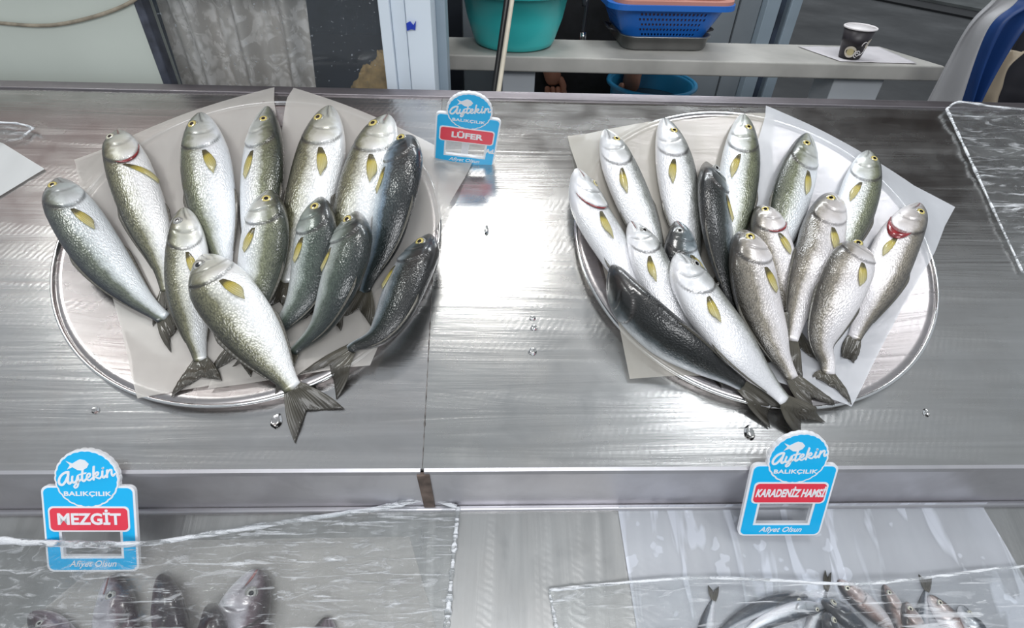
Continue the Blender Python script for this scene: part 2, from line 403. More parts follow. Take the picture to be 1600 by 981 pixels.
# ------------------------------------------------------------------ trays and height field
TL_ = np.array([-.3168, -.0841]); TR_ = np.array([.3659, -.0874]); RAD = .25
def tray_h(x, y):
    h = np.zeros_like(x)
    for c in (TL_, TR_):
        r = np.hypot(x-c[0], y-c[1])
        h = np.maximum(h, np.interp(r, [0, .212, .236, .25, .2505, .29], [.0035, .0035, .0135, .0145, .013, 0.0]) * (r < .2505))
    return h
def tray_drape(x, y):
    h = np.zeros_like(x)
    for c in (TL_, TR_):
        r = np.hypot(x-c[0], y-c[1])
        h = np.maximum(h, np.interp(r, [0, .195, .236, .25, .30], [.0040, .0045, .0140, .0150, .0005]))
    return h
for c, lab in ((TL_, 'round steel tray under the fish on the left half of the counter'), (TR_, 'round steel tray under the fish on the right half of the counter')):
    t = root('round_tray', kmat((c[0], c[1], 0)), lab, 'tray', 'round steel fish trays')
    m = MB(); m.lathe([(0, .0008), (.208, .0008), (.234, .0105), (.2495, .0118), (.2495, .0136), (.236, .0130), (.212, .0030), (0, .0028)], 120)
    m.build('dish', M_tray, t, smooth=True)
    m = MB(); m.tube([(.2475*math.cos(a), .2475*math.sin(a), .0130) for a in np.linspace(0, 2*PI, 121)], .0024, 8, False)
    m.build('rolled_rim', M_rim, t, smooth=True)

CELL = .0025; GX0, GY0 = -1.0, -.95; NX, NY = 880, 470
gx = GX0 + CELL*np.arange(NX); gy = GY0 + CELL*np.arange(NY)
GXX, GYY = np.meshgrid(gx, gy, indexing='ij')
H = tray_h(GXX, GYY); H[GYY < -.405] = ZL
def hat(x, y):
    i = np.clip(((np.asarray(x)-GX0)/CELL).astype(int), 0, NX-1); j = np.clip(((np.asarray(y)-GY0)/CELL).astype(int), 0, NY-1)
    return H[i, j]
def stamp(x, y, z, rad=1):
    i = np.clip(((np.asarray(x)-GX0)/CELL).astype(int), 1, NX-2); j = np.clip(((np.asarray(y)-GY0)/CELL).astype(int), 1, NY-2)
    for a in range(-rad, rad+1):
        for b in range(-rad, rad+1): np.maximum.at(H, (i+a, j+b), z)

# ------------------------------------------------------------------ paper sheets under the fish
def quad_sheet(name, px, zoff, mat, label, cat, hf, nu=46, nv=46, amp=.0012, seed=0, group=None):
    c = [atK(*p, .006 if hf is tray_drape else ZL)[:2] for p in px]       # TL TR BR BL
    cx = np.mean([q[0] for q in c]); cy = np.mean([q[1] for q in c])
    P = np.zeros((nu, nv, 3))
    for i in range(nu):
        for j in range(nv):
            a, b = i/(nu-1), j/(nv-1)
            q = (1-b)*((1-a)*c[0]+a*c[1]) + b*((1-a)*c[3]+a*c[2])
            z = float(hf(np.array([q[0]]), np.array([q[1]]))[0]) + zoff + amp*(.5+.5*noise.noise((q[0]*14+seed, q[1]*14, seed*1.3)))
            P[i, j] = (q[0]-cx, q[1]-cy, z)
    P = P[:, ::-1]
    o = link(name, grid_mesh(name, P, mat), None, kmat((cx, cy, 0)))
    stamp((P[..., 0]+cx).ravel(), (P[..., 1]+cy).ravel(), P[..., 2].ravel(), 2 if False else 1)
    return props(o, label, cat, group)
M_papB = paper('grey_greaseproof', (.62, .59, .55), .62)
M_papW = paper('white_greaseproof', (.74, .76, .80), .60)
M_papC = paper('beige_greaseproof', (.56, .53, .47), .60)
quad_sheet('paper_sheet', [(113, 246), (428, 134), (480, 575), (222, 627)], .0006, M_papB, 'translucent paper sheet under the fish, reaching past the left side of the left tray', 'paper', tray_drape, seed=1)
quad_sheet('paper_sheet', [(459, 138), (738, 252), (580, 575), (330, 612)], .0026, M_papB, 'translucent paper sheet whose right corner lies behind the LÜFER sign', 'paper', tray_drape, seed=2)
quad_sheet('paper_sheet', [(887, 209), (1205, 181), (1225, 590), (984, 592)], .0006, M_papC, 'beige translucent paper sheet under the left half of the right tray\'s fish', 'paper', tray_drape, seed=3)
quad_sheet('paper_sheet', [(1196, 166), (1494, 322), (1322, 640), (1105, 560)], .0026, M_papW, 'whiter translucent paper sheet jutting out past the upper right of the right tray', 'paper', tray_drape, seed=4)

# ------------------------------------------------------------------ fish
HB = dict(bluefish=([0, .012, .03, .06, .10, .16, .22, .30, .40, .50, .60, .70, .80, .88, .94, 1.0], [.09, .20, .31, .45, .58, .73, .84, .95, 1.0, .99, .94, .82, .63, .45, .33, .27],
                    [.07, .13, .20, .30, .42, .54, .60, .62, .62, .60, .55, .47, .35, .24, .16, .12]),
          whiting=([0, .012, .03, .06, .10, .16, .22, .30, .40, .55, .70, .85, 1.0], [.16, .30, .42, .58, .72, .88, .97, 1.0, .98, .85, .66, .42, .24],
                   [.12, .22, .32, .44, .55, .68, .74, .74, .70, .58, .42, .26, .12]),
          anchovy=([0, .02, .05, .10, .16, .24, .34, .45, .6, .75, .88, 1.0], [.14, .30, .48, .68, .82, .94, 1.0, 1.0, .88, .66, .40, .24],
                   [.12, .22, .34, .46, .56, .64, .66, .64, .54, .38, .22, .12]))
def smooth1(a, k):
    ker = np.exp(-.5*(np.arange(-3*k, 3*k+1)/k)**2); ker /= ker.sum()
    return np.convolve(np.pad(a, 3*k, mode='edge'), ker, 'valid')
def catmull(P, n=200):
    P = np.asarray(P, float); Q = np.vstack([2*P[0]-P[1], P, 2*P[-1]-P[-2]]); out = []
    for i in range(1, len(Q)-2):
        for t in np.linspace(0, 1, n//(len(P)-1), endpoint=False):
            a, b, c, d = Q[i-1], Q[i], Q[i+1], Q[i+2]
            out.append(.5*((2*b) + (c-a)*t + (2*a-5*b+4*c-d)*t*t + (3*b-a-3*c+d)*t**3))
    out.append(Q[-2]); return np.array(out)

M_eyeball = {}
def eye_mat(name, iris):
    n = NT(name); uv = n.new('ShaderNodeUVMap'); sp = n.new('ShaderNodeSeparateXYZ'); n.set(sp.inputs[0], uv.outputs[0])
    c = n.ramp(sp.outputs[0], [(0, (.004, .004, .005)), (.40, (.004, .004, .005)), (.46, tuple(min(1, q*1.25) for q in iris)), (.72, iris), (.86, tuple(q*.35 for q in iris)), (.95, (.35, .35, .33)), (1, (.30, .30, .28))])
    n.P(Base_Color=c, Roughness=.08, Coat_Weight=1.0, Coat_Roughness=.03); return n.m
M_eye = {'gold': eye_mat('gold_eye', (.55, .46, .16)), 'pale': eye_mat('pale_eye', (.60, .58, .46)), 'grey': eye_mat('grey_eye', (.34, .34, .32))}
M_pec = fin_mat('yellow_fin', (.50, .40, .06), (.62, .58, .34), (.030, .026, .014), .96, 14)
M_tail = fin_mat('dark_tail_fin', (.105, .095, .070), (.055, .050, .042), None, .93, 34)
M_fin = fin_mat('dusky_fin', (.15, .14, .11), (.08, .075, .065), None, .90, 30)
M_gill = plain('red_gill', (.27, .02, .025), .25, 0, .25, 120, .3, 1.0)
M_mouth = plain('mouth_lining', (.34, .13, .12), .3, 0, .2, 80, .2, 1.0)

HF = .70
def fish(name, label, px, wpx, side, roll, mat, cat='fish', group=None, species='bluefish', eye='gold', tips=None, pec=None, gill=0.0, mouth=0.0,
         base_z=0.0, fins=True, sink=.004, stiff=.10, tailz=None, dense=True, eye_v=.41, eye_r=1.0, show_eye=True, tail=True, lift=0.0):
    tt, hh, ww = HB[species]
    head = np.linspace(0, .36, 84 if dense else 18)**1.0; rest = np.linspace(.36, 1.0, 48 if dense else 20)[1:]
    T = np.concatenate([[0.0, .004], head[1:], rest]); NS = len(T); NR = 64 if dense else 24
    A = 2*PI*np.arange(NR)/NR
    hp = np.interp(T, tt, hh); wp = np.interp(T, tt, ww)
    hp[4:] = smooth1(hp, 3)[4:]; wp[4:] = smooth1(wp, 3)[4:]
    hp[0] = .03; wp[0] = .03
    phi = math.radians(roll); cph, sph = math.cos(phi), math.sin(phi)
    # half height in metres from the silhouette width seen in the photo
    mid = np.array(px[len(px)//2], float); dv = np.array(px[min(len(px)//2+1, len(px)-1)], float) - np.array(px[len(px)//2-1], float)
    nv = np.array([-dv[1], dv[0]])/np.hypot(*dv)
    z0 = base_z + .02
    sil = np.linalg.norm(atK(*(mid+nv*wpx/2), z0) - atK(*(mid-nv*wpx/2), z0))/2
    hmax = sil/math.sqrt(cph**2 + (sph*max(ww))**2)
    zs = np.full(NS, z0)
    dense_px = catmull(px, 400)
    sgn = 1.0 if side == 'R' else -1.0
    for it in range(4):
        # arc length parameter with the current heights
        zz = np.interp(np.linspace(0, 1, len(dense_px)), T, zs)
        XY = np.array([atK(q[0], q[1], z)[:2] for q, z in zip(dense_px, zz)])
        s = np.concatenate([[0], np.cumsum(np.hypot(*np.diff(XY, axis=0).T))]); L = s[-1]; s /= L
        c = np.stack([np.interp(T, s, XY[:, 0]), np.interp(T, s, XY[:, 1])], 1)
        zc = zs
        tan = np.gradient(np.c_[c, zc*0], T, axis=0); tan /= np.linalg.norm(tan, axis=1)[:, None]
        N = np.stack([-tan[:, 1], tan[:, 0], np.zeros(NS)], 1)*sgn
        if sgn > 0: pass
        Z = np.array([0, 0, 1.0])
        D = cph*N + sph*Z; Sd = cph*Z - sph*N
        hh_, ww_ = hp*hmax, wp*hmax
        ca, sa = np.cos(A), np.sin(A)
        off = (hh_[:, None]*ca)[..., None]*D[:, None] + (ww_[:, None]*np.sign(sa)*np.abs(sa)**.92)[..., None]*Sd[:, None]
        low = off[..., 2] < .3*hh_[:, None]*0 + .001
        X_ = c[:, None, 0] + off[..., 0]; Y_ = c[:, None, 1] + off[..., 1]
        need = np.where(low, hat(X_, Y_) - off[..., 2], -9).max(axis=1) - sink
        need = np.maximum(need, base_z - 1)
        w = max(2, int(NS*.04)); mx = np.array([need[max(0, i-w):i+w+1].max() for i in range(NS)])
        # uneven station spacing: smooth on an even grid
        ev = np.linspace(0, 1, 120); e = np.interp(ev, T, mx); e = smooth1(e, max(2, int(120*stiff)))
        # stiff body: never bends sharply
        zs = np.maximum(np.interp(T, ev, e), smooth1(need, 3)) + lift
        zs = np.interp(T, ev, smooth1(np.interp(ev, T, zs), 5))
    tan = np.gradient(np.c_[c, zs], T*L, axis=0); tan /= np.linalg.norm(tan, axis=1)[:, None]
    cen = np.c_[c, zs]
    # surface ---------------------------------------------------------
    def op_edge(v): return .236 - .55*(v-.50)**2
    def disp(t, v, under):
        t = np.asarray(t)*HF; d = np.zeros_like(t)
        if species != 'anchovy' or True:
            e = t - op_edge(v)
            win = np.clip((v-.12)/.12, 0, 1)*np.clip((.93-v)/.12, 0, 1)
            d += win*np.where(e < 0, .0016*np.exp(e/.05), -.0012*np.exp(-(np.maximum(e, 0)/.010)))
            e2 = t - (.168 - .50*(v-.54)**2)
            d += (.0007*np.exp(np.minimum(e2, 0)/.03)*(e2 < 0) - .0011*np.exp(-(e2/.006)**2))*np.clip((v-.28)/.1, 0, 1)*np.clip((.88-v)/.1, 0, 1)
            ml = v - (.50 + .9*t)                      # mouth line
            hl = np.interp(t/HF, tt, hh)*hmax
            d += -(.0016 + .62*mouth*hl*np.clip(1-t/.085, 0, 1)*.035/hmax)*np.exp(-(ml/(.04+.05*mouth))**2)*np.clip((.110-t)/.02, 0, 1)*np.clip(t/.004, 0, 1)
            d += -.0010*np.exp(-((v-.40)/.16)**2)*np.exp(-((t-.105)/.035)**2)     # hollow the eye sits in
        return d*(hmax/.035)
    def mark(t, v):
        t = t*HF
        e = t - op_edge(v); win = np.clip((v-.18)/.12, 0, 1)*np.clip((.90-v)/.12, 0, 1)
        m = .80*win*np.exp(-((e-.003)/.0060)**2)
        m += .75*np.exp(-((e-.002)/.014)**2)*np.exp(-((v-.27)/.085)**2)          # dark blotch at the top of the gill cover
        e2 = t - (.168 - .50*(v-.54)**2)
        m += .42*np.exp(-(e2/.0055)**2)*np.clip((v-.30)/.1, 0, 1)*np.clip((.84-v)/.1, 0, 1)
        ml = v - (.50 + .9*t); m += .85*np.exp(-(ml/.024)**2)*np.clip((.110-t)/.02, 0, 1)
        ml2 = v - (.64 + .5*t); m += .30*np.exp(-(ml2/.02)**2)*np.clip((.095-t)/.02, 0, 1)
        m += .35*np.exp(-((t-.105)/.028)**2)*np.exp(-((v-.40)/.10)**2)           # dusky ring round the eye
        m += .40*np.exp(-(t/.014)**2) + .45*np.exp(-(v/.22)**2)*np.clip((.20-t)/.05, 0, 1)
        return np.clip(m, 0, 1)
    TT, AA = np.meshgrid(T, A, indexing='ij')
    VV = np.where(AA <= PI, AA/PI, (2*PI-AA)/PI)
    dsp = disp(TT, VV, AA > PI)
    nrm = (ca/ np.maximum(hp[:, None], .05))[..., None]*D[:, None] + (sa/np.maximum(wp[:, None], .05))[..., None]*Sd[:, None]
    nrm /= np.linalg.norm(nrm, axis=2)[..., None]
    Pts = cen[:, None] + off + nrm*dsp[..., None]
    def surf(t, v, lift=0.0):
        a = v*PI
        i = np.interp(t, T, np.arange(NS)); cc = np.array([np.interp(t, T, cen[:, k]) for k in range(3)])
        d = np.array([np.interp(t, T, D[:, k]) for k in range(3)]); s_ = np.array([np.interp(t, T, Sd[:, k]) for k in range(3)])
        h = np.interp(t, T, hh_); w_ = np.interp(t, T, ww_)
        nn = math.cos(a)/max(h, 1e-4)*d + math.sin(a)/max(w_, 1e-4)*s_; nn /= np.linalg.norm(nn)
        return cc + h*math.cos(a)*d + w_*math.sin(a)**.92*s_ + nn*(lift + float(disp(np.array(t), np.array(v), False))), nn
    org = np.array([*cen[NS//2][:2], max(0.0, base_z) if base_z >= 0 else base_z])
    r = root(name, kmat(org), label, cat, group)
    V = (Pts - org).reshape(-1, 3); F = []
    for i in range(NS-1):
        for k in range(NR):
            k2 = (k+1) % NR; F.append((i*NR+k, (i+1)*NR+k, (i+1)*NR+k2, i*NR+k2))
    tip = cen[0] - tan[0]*hmax*.03 - org; end = cen[-1] + tan[-1]*.002 - org
    V = np.vstack([V, tip, end]); ti, ei = len(V)-2, len(V)-1
    for k in range(NR):
        k2 = (k+1) % NR; F.append((ti, k, k2)); F.append((ei, (NS-1)*NR+k2, (NS-1)*NR+k))
    uv = np.stack([TT.ravel(), VV.ravel()], 1); uv = np.vstack([uv, [0, .5], [1, .5]])
    mk = np.append(mark(TT, VV).ravel(), [0, 0])
    b = link('body', mesh_of('body', V, [q[::-1] for q in F] if sgn > 0 else F, mat, True, uv, {'mark': mk}), r)
    bm = bmesh.new(); bm.from_mesh(b.data); bmesh.ops.recalc_face_normals(bm, faces=bm.faces); bm.to_mesh(b.data); bm.free()
    # eye -------------------------------------------------------------
    te = {'bluefish': .150, 'whiting': .14, 'anchovy': .115}[species]
    if show_eye:
        p, nn = surf(te, eye_v); rad = hmax*{'bluefish': .215, 'whiting': .22, 'anchovy': .26}[species]*eye_r
        ii = int(np.argmin(abs(T-te))); ta = tan[ii]; ta = ta - nn*(ta@nn); ta /= np.linalg.norm(ta); bi = np.cross(nn, ta)
        v = []; f = []; u_ = []; rr = [0, .2, .38, .42, .6, .75, .88, 1.0, 1.12]; n2 = 24
        for q in rr:
            z = .36*math.sqrt(max(0, 1-(q*.86)**2)) - .06 if q < 1.1 else -.14
            for k in range(n2):
                w = 2*PI*k/n2; v.append(p - org + rad*(q*(ta*math.cos(w)+bi*math.sin(w)) + nn*z)); u_.append((min(q, 1.0), 0))
        for i in range(len(rr)-1):
            for k in range(n2):
                k2 = (k+1) % n2; f.append((i*n2+k, (i+1)*n2+k, (i+1)*n2+k2, i*n2+k2))
        e = link('eye', mesh_of('eye', v, f, M_eye[eye], True, u_), r)
        bm = bmesh.new(); bm.from_mesh(e.data); bmesh.ops.remove_doubles(bm, verts=bm.verts, dist=1e-6); bmesh.ops.recalc_face_normals(bm, faces=bm.faces); bm.to_mesh(e.data); bm.free()
    # pectoral fin ----------------------------------------------------
    if pec is not None:
        t0, v0, ln, dvv, wd = (.362, .56, .135, .10, .95) if pec is True else pec
        nu, nvv = 12, 7; P = np.zeros((nu, nvv, 3)); uu = []
        for i in range(nu):
            q = i/(nu-1); half = wd*.082*(.30 + 1.1*q - 1.15*q**3)
            for j in range(nvv):
                g = j/(nvv-1)*2-1
                t_ = t0 + ln*q*(1-.18*g); v_ = v0 + dvv*q + half*g
                pp, nn = surf(t_, min(max(v_, .02), .98)); P[i, j] = pp + nn*(.0006 + .0035*q*(1-.6*abs(g))*hmax/.03) - org; uu.append((q, j/(nvv-1)))
        me = grid_mesh('pectoral_fin', P, M_pec)
        o = link('pectoral_fin', me, r); md = o.modifiers.new('solid', 'SOLIDIFY'); md.thickness = .0006; md.offset = 1
    # gill and mouth --------------------------------------------------
    if gill > 0:
        v = []; f = []; nn_ = 14
        for k in range(nn_):
            q = k/(nn_-1); v_ = .40 + .46*q; e = float(op_edge(v_))/HF; g = gill*math.sin(PI*q)**.7
            for dt in (-.002, g*.5, g): v.append(surf(e+.002+dt, v_, .0013 if dt != g*.5 else .0022)[0] - org)
        for k in range(nn_-1):
            for j in range(2): f.append((k*3+j, (k+1)*3+j, (k+1)*3+j+1, k*3+j+1))
        o = link('gill', mesh_of('gill', v, f, M_gill), r); md = o.modifiers.new('solid', 'SOLIDIFY'); md.thickness = .0008; md.offset = 0
        o['label'] = 'red gill under the lifted gill cover'
    if mouth > 0:
        v = []; f = []; nn_ = 10
        for k in range(nn_):
            q = k/(nn_-1); t_ = .002 + .10*q; v_ = .50 + .9*t_*HF; g = .07*mouth*(1-q)**.8 + .004
            for dd in (-g, 0, g): v.append(surf(t_, v_+dd, .0010 if dd == 0 else .0004)[0] - org + 0)
        for k in range(nn_-1):
            for j in range(2): f.append((k*3+j, (k+1)*3+j, (k+1)*3+j+1, k*3+j+1))
        o = link('mouth', mesh_of('mouth', v, f, M_mouth), r); md = o.modifiers.new('solid', 'SOLIDIFY'); md.thickness = .0006; md.offset = 0
    # tail fin --------------------------------------------------------
    if tail:
        pe = cen[-1]; te_ = tan[-1]; de = D[-1]*1.0; hb = hh_[-1]
        df = de - np.array([0, 0, 1])*de[2]*.6; df /= np.linalg.norm(df)
        Lt = hmax*1.55
        zt = lambda x, y, q: max(float(hat(np.array([x]), np.array([y]))[()] if False else hat(np.array([x]), np.array([y]))[0]) + .0016, 0 if base_z >= 0 else -9)
        if tips:
            zt_ = (tailz if tailz is not None else .006) + (base_z if base_z < 0 else 0)
            e1 = atK(*tips[0], zt_); e2 = atK(*tips[1], zt_); fk = atK(*tips[2], zt_)
        else:
            e1 = pe + te_*Lt*1.0 + df*Lt*.55; e2 = pe + te_*Lt*1.0 - df*Lt*.55; fk = pe + te_*Lt*.50
        if (e1-pe)@df < (e2-pe)@df: e1, e2 = e2, e1
        nu, nvv = 16, 25; P = np.zeros((nu, nvv, 3))
        for j in range(nvv):
            g = j/(nvv-1)*2-1                           # 1 = dorsal lobe
            E = fk + ((e1 if g > 0 else e2) - fk)*abs(g)**1.15
            side_ = (e1 if g > 0 else e2)
            B = pe + df*hb*.92*g - te_*.003
            outw = df*np.sign(g)*hmax*.16*abs(g)**2
            for i in range(nu):
                q = i/(nu-1)
                pp = B + (E-B)*q + outw*math.sin(PI*q)*.7
                zf = hat(np.array([pp[0]]), np.array([pp[1]]))[0] + .0018
                k_ = q**.8
                pp = pp.copy(); pp[2] = max((1-k_)*B[2] + k_*zf, zf) + .0012*math.sin(9*g+3*q)*q*(hmax/.03)
                P[i, j] = pp
        for j in range(nvv): P[:, j, 2] = np.maximum(P[:, j, 2], smooth1(P[:, j, 2], 2))
        o = link('tail_fin', grid_mesh('tail_fin', P - org, M_tail), r); md = o.modifiers.new('solid', 'SOLIDIFY'); md.thickness = .0009; md.offset = 0
        stamp(P[..., 0].ravel(), P[..., 1].ravel(), P[..., 2].ravel())
    # dorsal and anal fins -------------------------------------------
    if fins:
        for nm, sg, a0, b0, hgt in (('dorsal_fin', 1, .52, .88, .15), ('anal_fin', -1, .56, .90, .15)):
            nu, nvv = 26, 4; P = np.zeros((nu, nvv, 3))
            for i in range(nu):
                q = i/(nu-1); t_ = a0 + (b0-a0)*q
                i0 = int(np.argmin(abs(T-t_))); pr = hgt*hmax*min(1, q*7)*(1-.62*q)*1.1
                base, nn = surf(t_, .03 if sg > 0 else .97)
                dr = D[i0]*sg*.86 + tan[i0]*.35 - np.array([0, 0, .25]); dr /= np.linalg.norm(dr)
                for j in range(nvv): 
                    pp = base - nn*.001 + dr*pr*j/(nvv-1); pp[2] = max(pp[2], hat(pp[:1], pp[1:2])[0] + .0008)
                    P[i, j] = pp - org
            me = grid_mesh(nm, P.transpose(1, 0, 2), M_fin)
            o = link(nm, me, r); md = o.modifiers.new('solid', 'SOLIDIFY'); md.thickness = .0006; md.offset = 0
    up = off[..., 2] > 0
    # dense stamping of the upper skin
    for k in range(NR):
        k2 = (k+1) % NR
        if not (up[NS//2, k] or up[NS//2, k2]): continue
        for q in (0, .25, .5, .75):
            L_ = Pts[:, k]*(1-q) + Pts[:, k2]*q
            st = np.concatenate([L_[:-1]*(1-w_) + L_[1:]*w_ for w_ in (0, .34, .67)])
            stamp(st[:, 0], st[:, 1], st[:, 2], 0)
    return r

FM = dict(
    olive=fish_mat('olive_bluefish', (.030, .038, .024), (.20, .215, .13), (0.65, 0.672, 0.627), (0.88, 0.913, 0.946), -.02),
    gold=fish_mat('golden_bluefish', (.030, .031, .022), (.215, .210, .125), (0.672, 0.672, 0.594), (0.902, 0.913, 0.913), -.02, speck=.75),
    blue=fish_mat('blue_grey_bluefish', (.018, .024, .034), (.14, .16, .12), (0.56, 0.605, 0.605), (0.836, 0.891, 0.924), .00),
    teal=fish_mat('teal_bluefish', (.015, .023, .022), (.085, .115, .090), (0.381, 0.437, 0.403), (0.77, 0.814, 0.814), -.06),
    navy=fish_mat('blue_flanked_bluefish', (.008, .011, .012), (.045, .062, .065), (.24, .33, .42), (.62, .72, .80), -.10, .3),
    black=fish_mat('black_backed_bluefish', (.003, .0035, .0035), (.010, .013, .013), (.07, .09, .10), (.60, .64, .68), -.10, .12),
    dark=fish_mat('dark_backed_bluefish', (.005, .006, .006), (.026, .034, .031), (.17, .21, .23), (0.748, 0.792, 0.836), -.08, .2),
    pale=fish_mat('pale_silver_bluefish', (.075, .078, .075), (.27, .28, .26), (0.672, 0.683, 0.683), (0.88, 0.88, 0.902), .05),
    pink=fish_mat('pinkish_silver_bluefish', (.055, .050, .042), (.27, .24, .19), (0.717, 0.672, 0.65), (0.902, 0.869, 0.88), .01),
)
GL, GR = 'bluefish on the left tray', 'bluefish on the right tray'
def bf(label, px, w, side, roll, m, grp, **k):
    k.setdefault('pec', True)
    return fish('bluefish', label, px, w, side, roll, FM[m], 'fish', grp, **k)
# left tray, lowest layer first
bf("second fish in the left tray's back row, mouth open, slit gill, fin sticking out right", [(184, 204), (200, 262), (226, 335), (250, 400), (262, 452)], 76, 'L', 4, 'gold', GL, gill=.018, mouth=.7, eye='pale', pec=(.36, .50, .10, .42, .8))
bf("broad silvery fish, third from the left in the left tray's back row", [(313, 177), (319, 230), (328, 300), (341, 365), (352, 425)], 82, 'L', 0, 'olive', GL)
bf("upright fish with green back to the right, middle of the left tray's back row", [(417, 167), (413, 230), (408, 300), (401, 370), (394, 440)], 68, 'R', 12, 'olive', GL)
bf("fish leaning right, head just right of the notch between the left tray's papers", [(515, 166), (504, 228), (487, 300), (465, 375), (445, 440)], 76, 'L', 0, 'gold', GL)
bf('pale fish whose snout touches the dark fish at the right end of the left tray', [(606, 180), (584, 240), (559, 310), (535, 385), (515, 450)], 78, 'L', -4, 'gold', GL, mouth=.35)
bf("dark shiny fish with reddish open mouth, rightmost head in the left tray's back row", [(635, 213), (627, 268), (609, 335), (588, 400), (570, 455)], 64, 'R', 30, 'navy', GL, mouth=.8, pec=(.362, .64, .14, .06, .9))
bf('large blue-backed fish lying slantwise at the far left of the left tray', [(90, 279), (122, 345), (166, 412), (213, 463), (256, 497)], 80, 'L', 14, 'blue', GL, tips=[(268, 551), (277, 516), (266, 530)], pec=(.362, .50, .12, .12, .9))
bf('fish with a green back, its head at the very centre of the left tray', [(420, 298), (416, 350), (409, 405), (397, 465), (378, 530)], 72, 'R', 8, 'olive', GL)
bf('slim green fish right of the central fish on the left tray', [(501, 308), (492, 360), (476, 415), (452, 475), (425, 530)], 66, 'R', 22, 'teal', GL)
bf("dark olive fish, second from the right in the left tray's front row", [(555, 330), (546, 385), (526, 440), (496, 493), (455, 547)], 64, 'R', 34, 'teal', GL, pec=(.362, .64, .14, .06, .9))
bf("glossy dark fish nearest the left tray's right rim, forked tail spread", [(664, 323), (645, 378), (618, 430), (580, 488), (543, 540)], 64, 'R', 34, 'dark', GL, tips=[(471, 592), (524, 622), (520, 578)], pec=(.362, .64, .14, .06, .9))
bf('narrow fish left of the biggest one on the left tray, forked tail spread below', [(288, 325), (291, 385), (294, 445), (302, 508), (313, 562)], 68, 'L', 8, 'gold', GL, tips=[(274, 625), (352, 599), (318, 592)], eye='grey')
bf('biggest golden-flanked fish on top in front on the left tray, tail over the rim', [(317, 399), (346, 452), (386, 508), (424, 560), (457, 606)], 98, 'L', 0, 'gold', GL, tips=[(537, 637), (459, 691), (477, 640)], eye='grey')

# right tray, lowest layer first
bf('slender fish at the back left of the right tray, head on the beige paper', [(946, 203), (966, 255), (991, 315), (1016, 375), (1040, 435)], 53, 'R', 2, 'pale', GR)
bf("fish second from the left in the right tray's back row", [(1037, 185), (1052, 245), (1064, 310), (1076, 370), (1086, 430)], 58, 'R', 6, 'pale', GR)
bf("fish whose head rises highest, at the middle of the right tray's back row", [(1161, 179), (1158, 240), (1151, 305), (1143, 365), (1136, 425)], 62, 'R', 8, 'olive', GR)
bf("fish with its dark back to the left, under the white paper's top corner", [(1262, 209), (1249, 262), (1233, 318), (1219, 375), (1207, 430)], 64, 'L', 10, 'olive', GR)
bf("plump fish at the back of the right tray, head crossing the white paper's edge", [(1357, 236), (1348, 285), (1332, 340), (1313, 390), (1298, 435)], 62, 'R', 10, 'olive', GR)
bf('narrow blue-black fish between paler ones in the middle of the right tray', [(1104, 254), (1115, 315), (1126, 380), (1139, 440), (1150, 490)], 52, 'L', 34, 'dark', GR, eye='grey')
bf('pale belly-up fish with pink gill at the far left of the right tray', [(902, 264), (923, 328), (960, 390), (1003, 455), (1055, 520)], 60, 'R', -26, 'pale', GR, gill=.012, mouth=.2, eye_v=.34)
bf('fish with pinkish head and thin red gill slit in the middle of the right tray', [(1189, 321), (1205, 372), (1222, 425), (1236, 478), (1243, 520)], 54, 'L', -6, 'pink', GR, gill=.016)
bf('fish with a wide open red gill at the right end of the right tray', [(1437, 318), (1405, 375), (1382, 430), (1357, 482), (1335, 528)], 70, 'R', 12, 'pink', GR, gill=.068, mouth=.5, pec=(.39, .56, .12, .10, .9), tips=[(1312, 560), (1330, 570), (1322, 562)])
bf('fish with a humped back lying over two back-row fish, right tray', [(1301, 302), (1287, 358), (1271, 415), (1254, 472), (1236, 530)], 72, 'L', -4, 'pink', GR)
bf('dark-headed fish half hidden behind the long white-bellied one on the right tray', [(1060, 340), (1080, 385), (1104, 430), (1130, 480), (1150, 525)], 52, 'L', 4, 'dark', GR, mouth=.5, eye='grey')
bf('slender silver fish just left of the long white-bellied one on the right tray', [(986, 346), (1012, 402), (1042, 458), (1076, 512), (1112, 556)], 52, 'R', 2, 'pale', GR, eye='grey', mouth=.3)
bf("black-backed fish lying belly down along the right tray's left front rim", [(957, 412), (983, 468), (1030, 517), (1090, 558), (1160, 602)], 45, 'R', 74, 'black', GR, show_eye=False, pec=None, tips=[(1222, 640), (1205, 668), (1200, 640)])
bf('speckled brown-backed fish left of the pink-headed one on the right tray', [(1163, 359), (1177, 420), (1194, 485), (1216, 540), (1238, 590)], 68, 'L', 8, 'pink', GR, tips=[(1262, 655), (1300, 640), (1262, 625)])
bf("silver fish on top at the right tray's right front, tail on the white paper", [(1334, 384), (1322, 430), (1309, 488), (1297, 540), (1293, 583)], 72, 'L', 2, 'pink', GR, tips=[(1266, 592), (1320, 638), (1296, 612)])
bf('long white-bellied fish stretched out in front on the right tray, tail over the rim', [(1059, 396), (1085, 450), (1126, 512), (1176, 570), (1226, 626)], 64, 'R', -10, 'pale', GR, tips=[(1293, 658), (1256, 686), (1252, 655)], eye='grey')
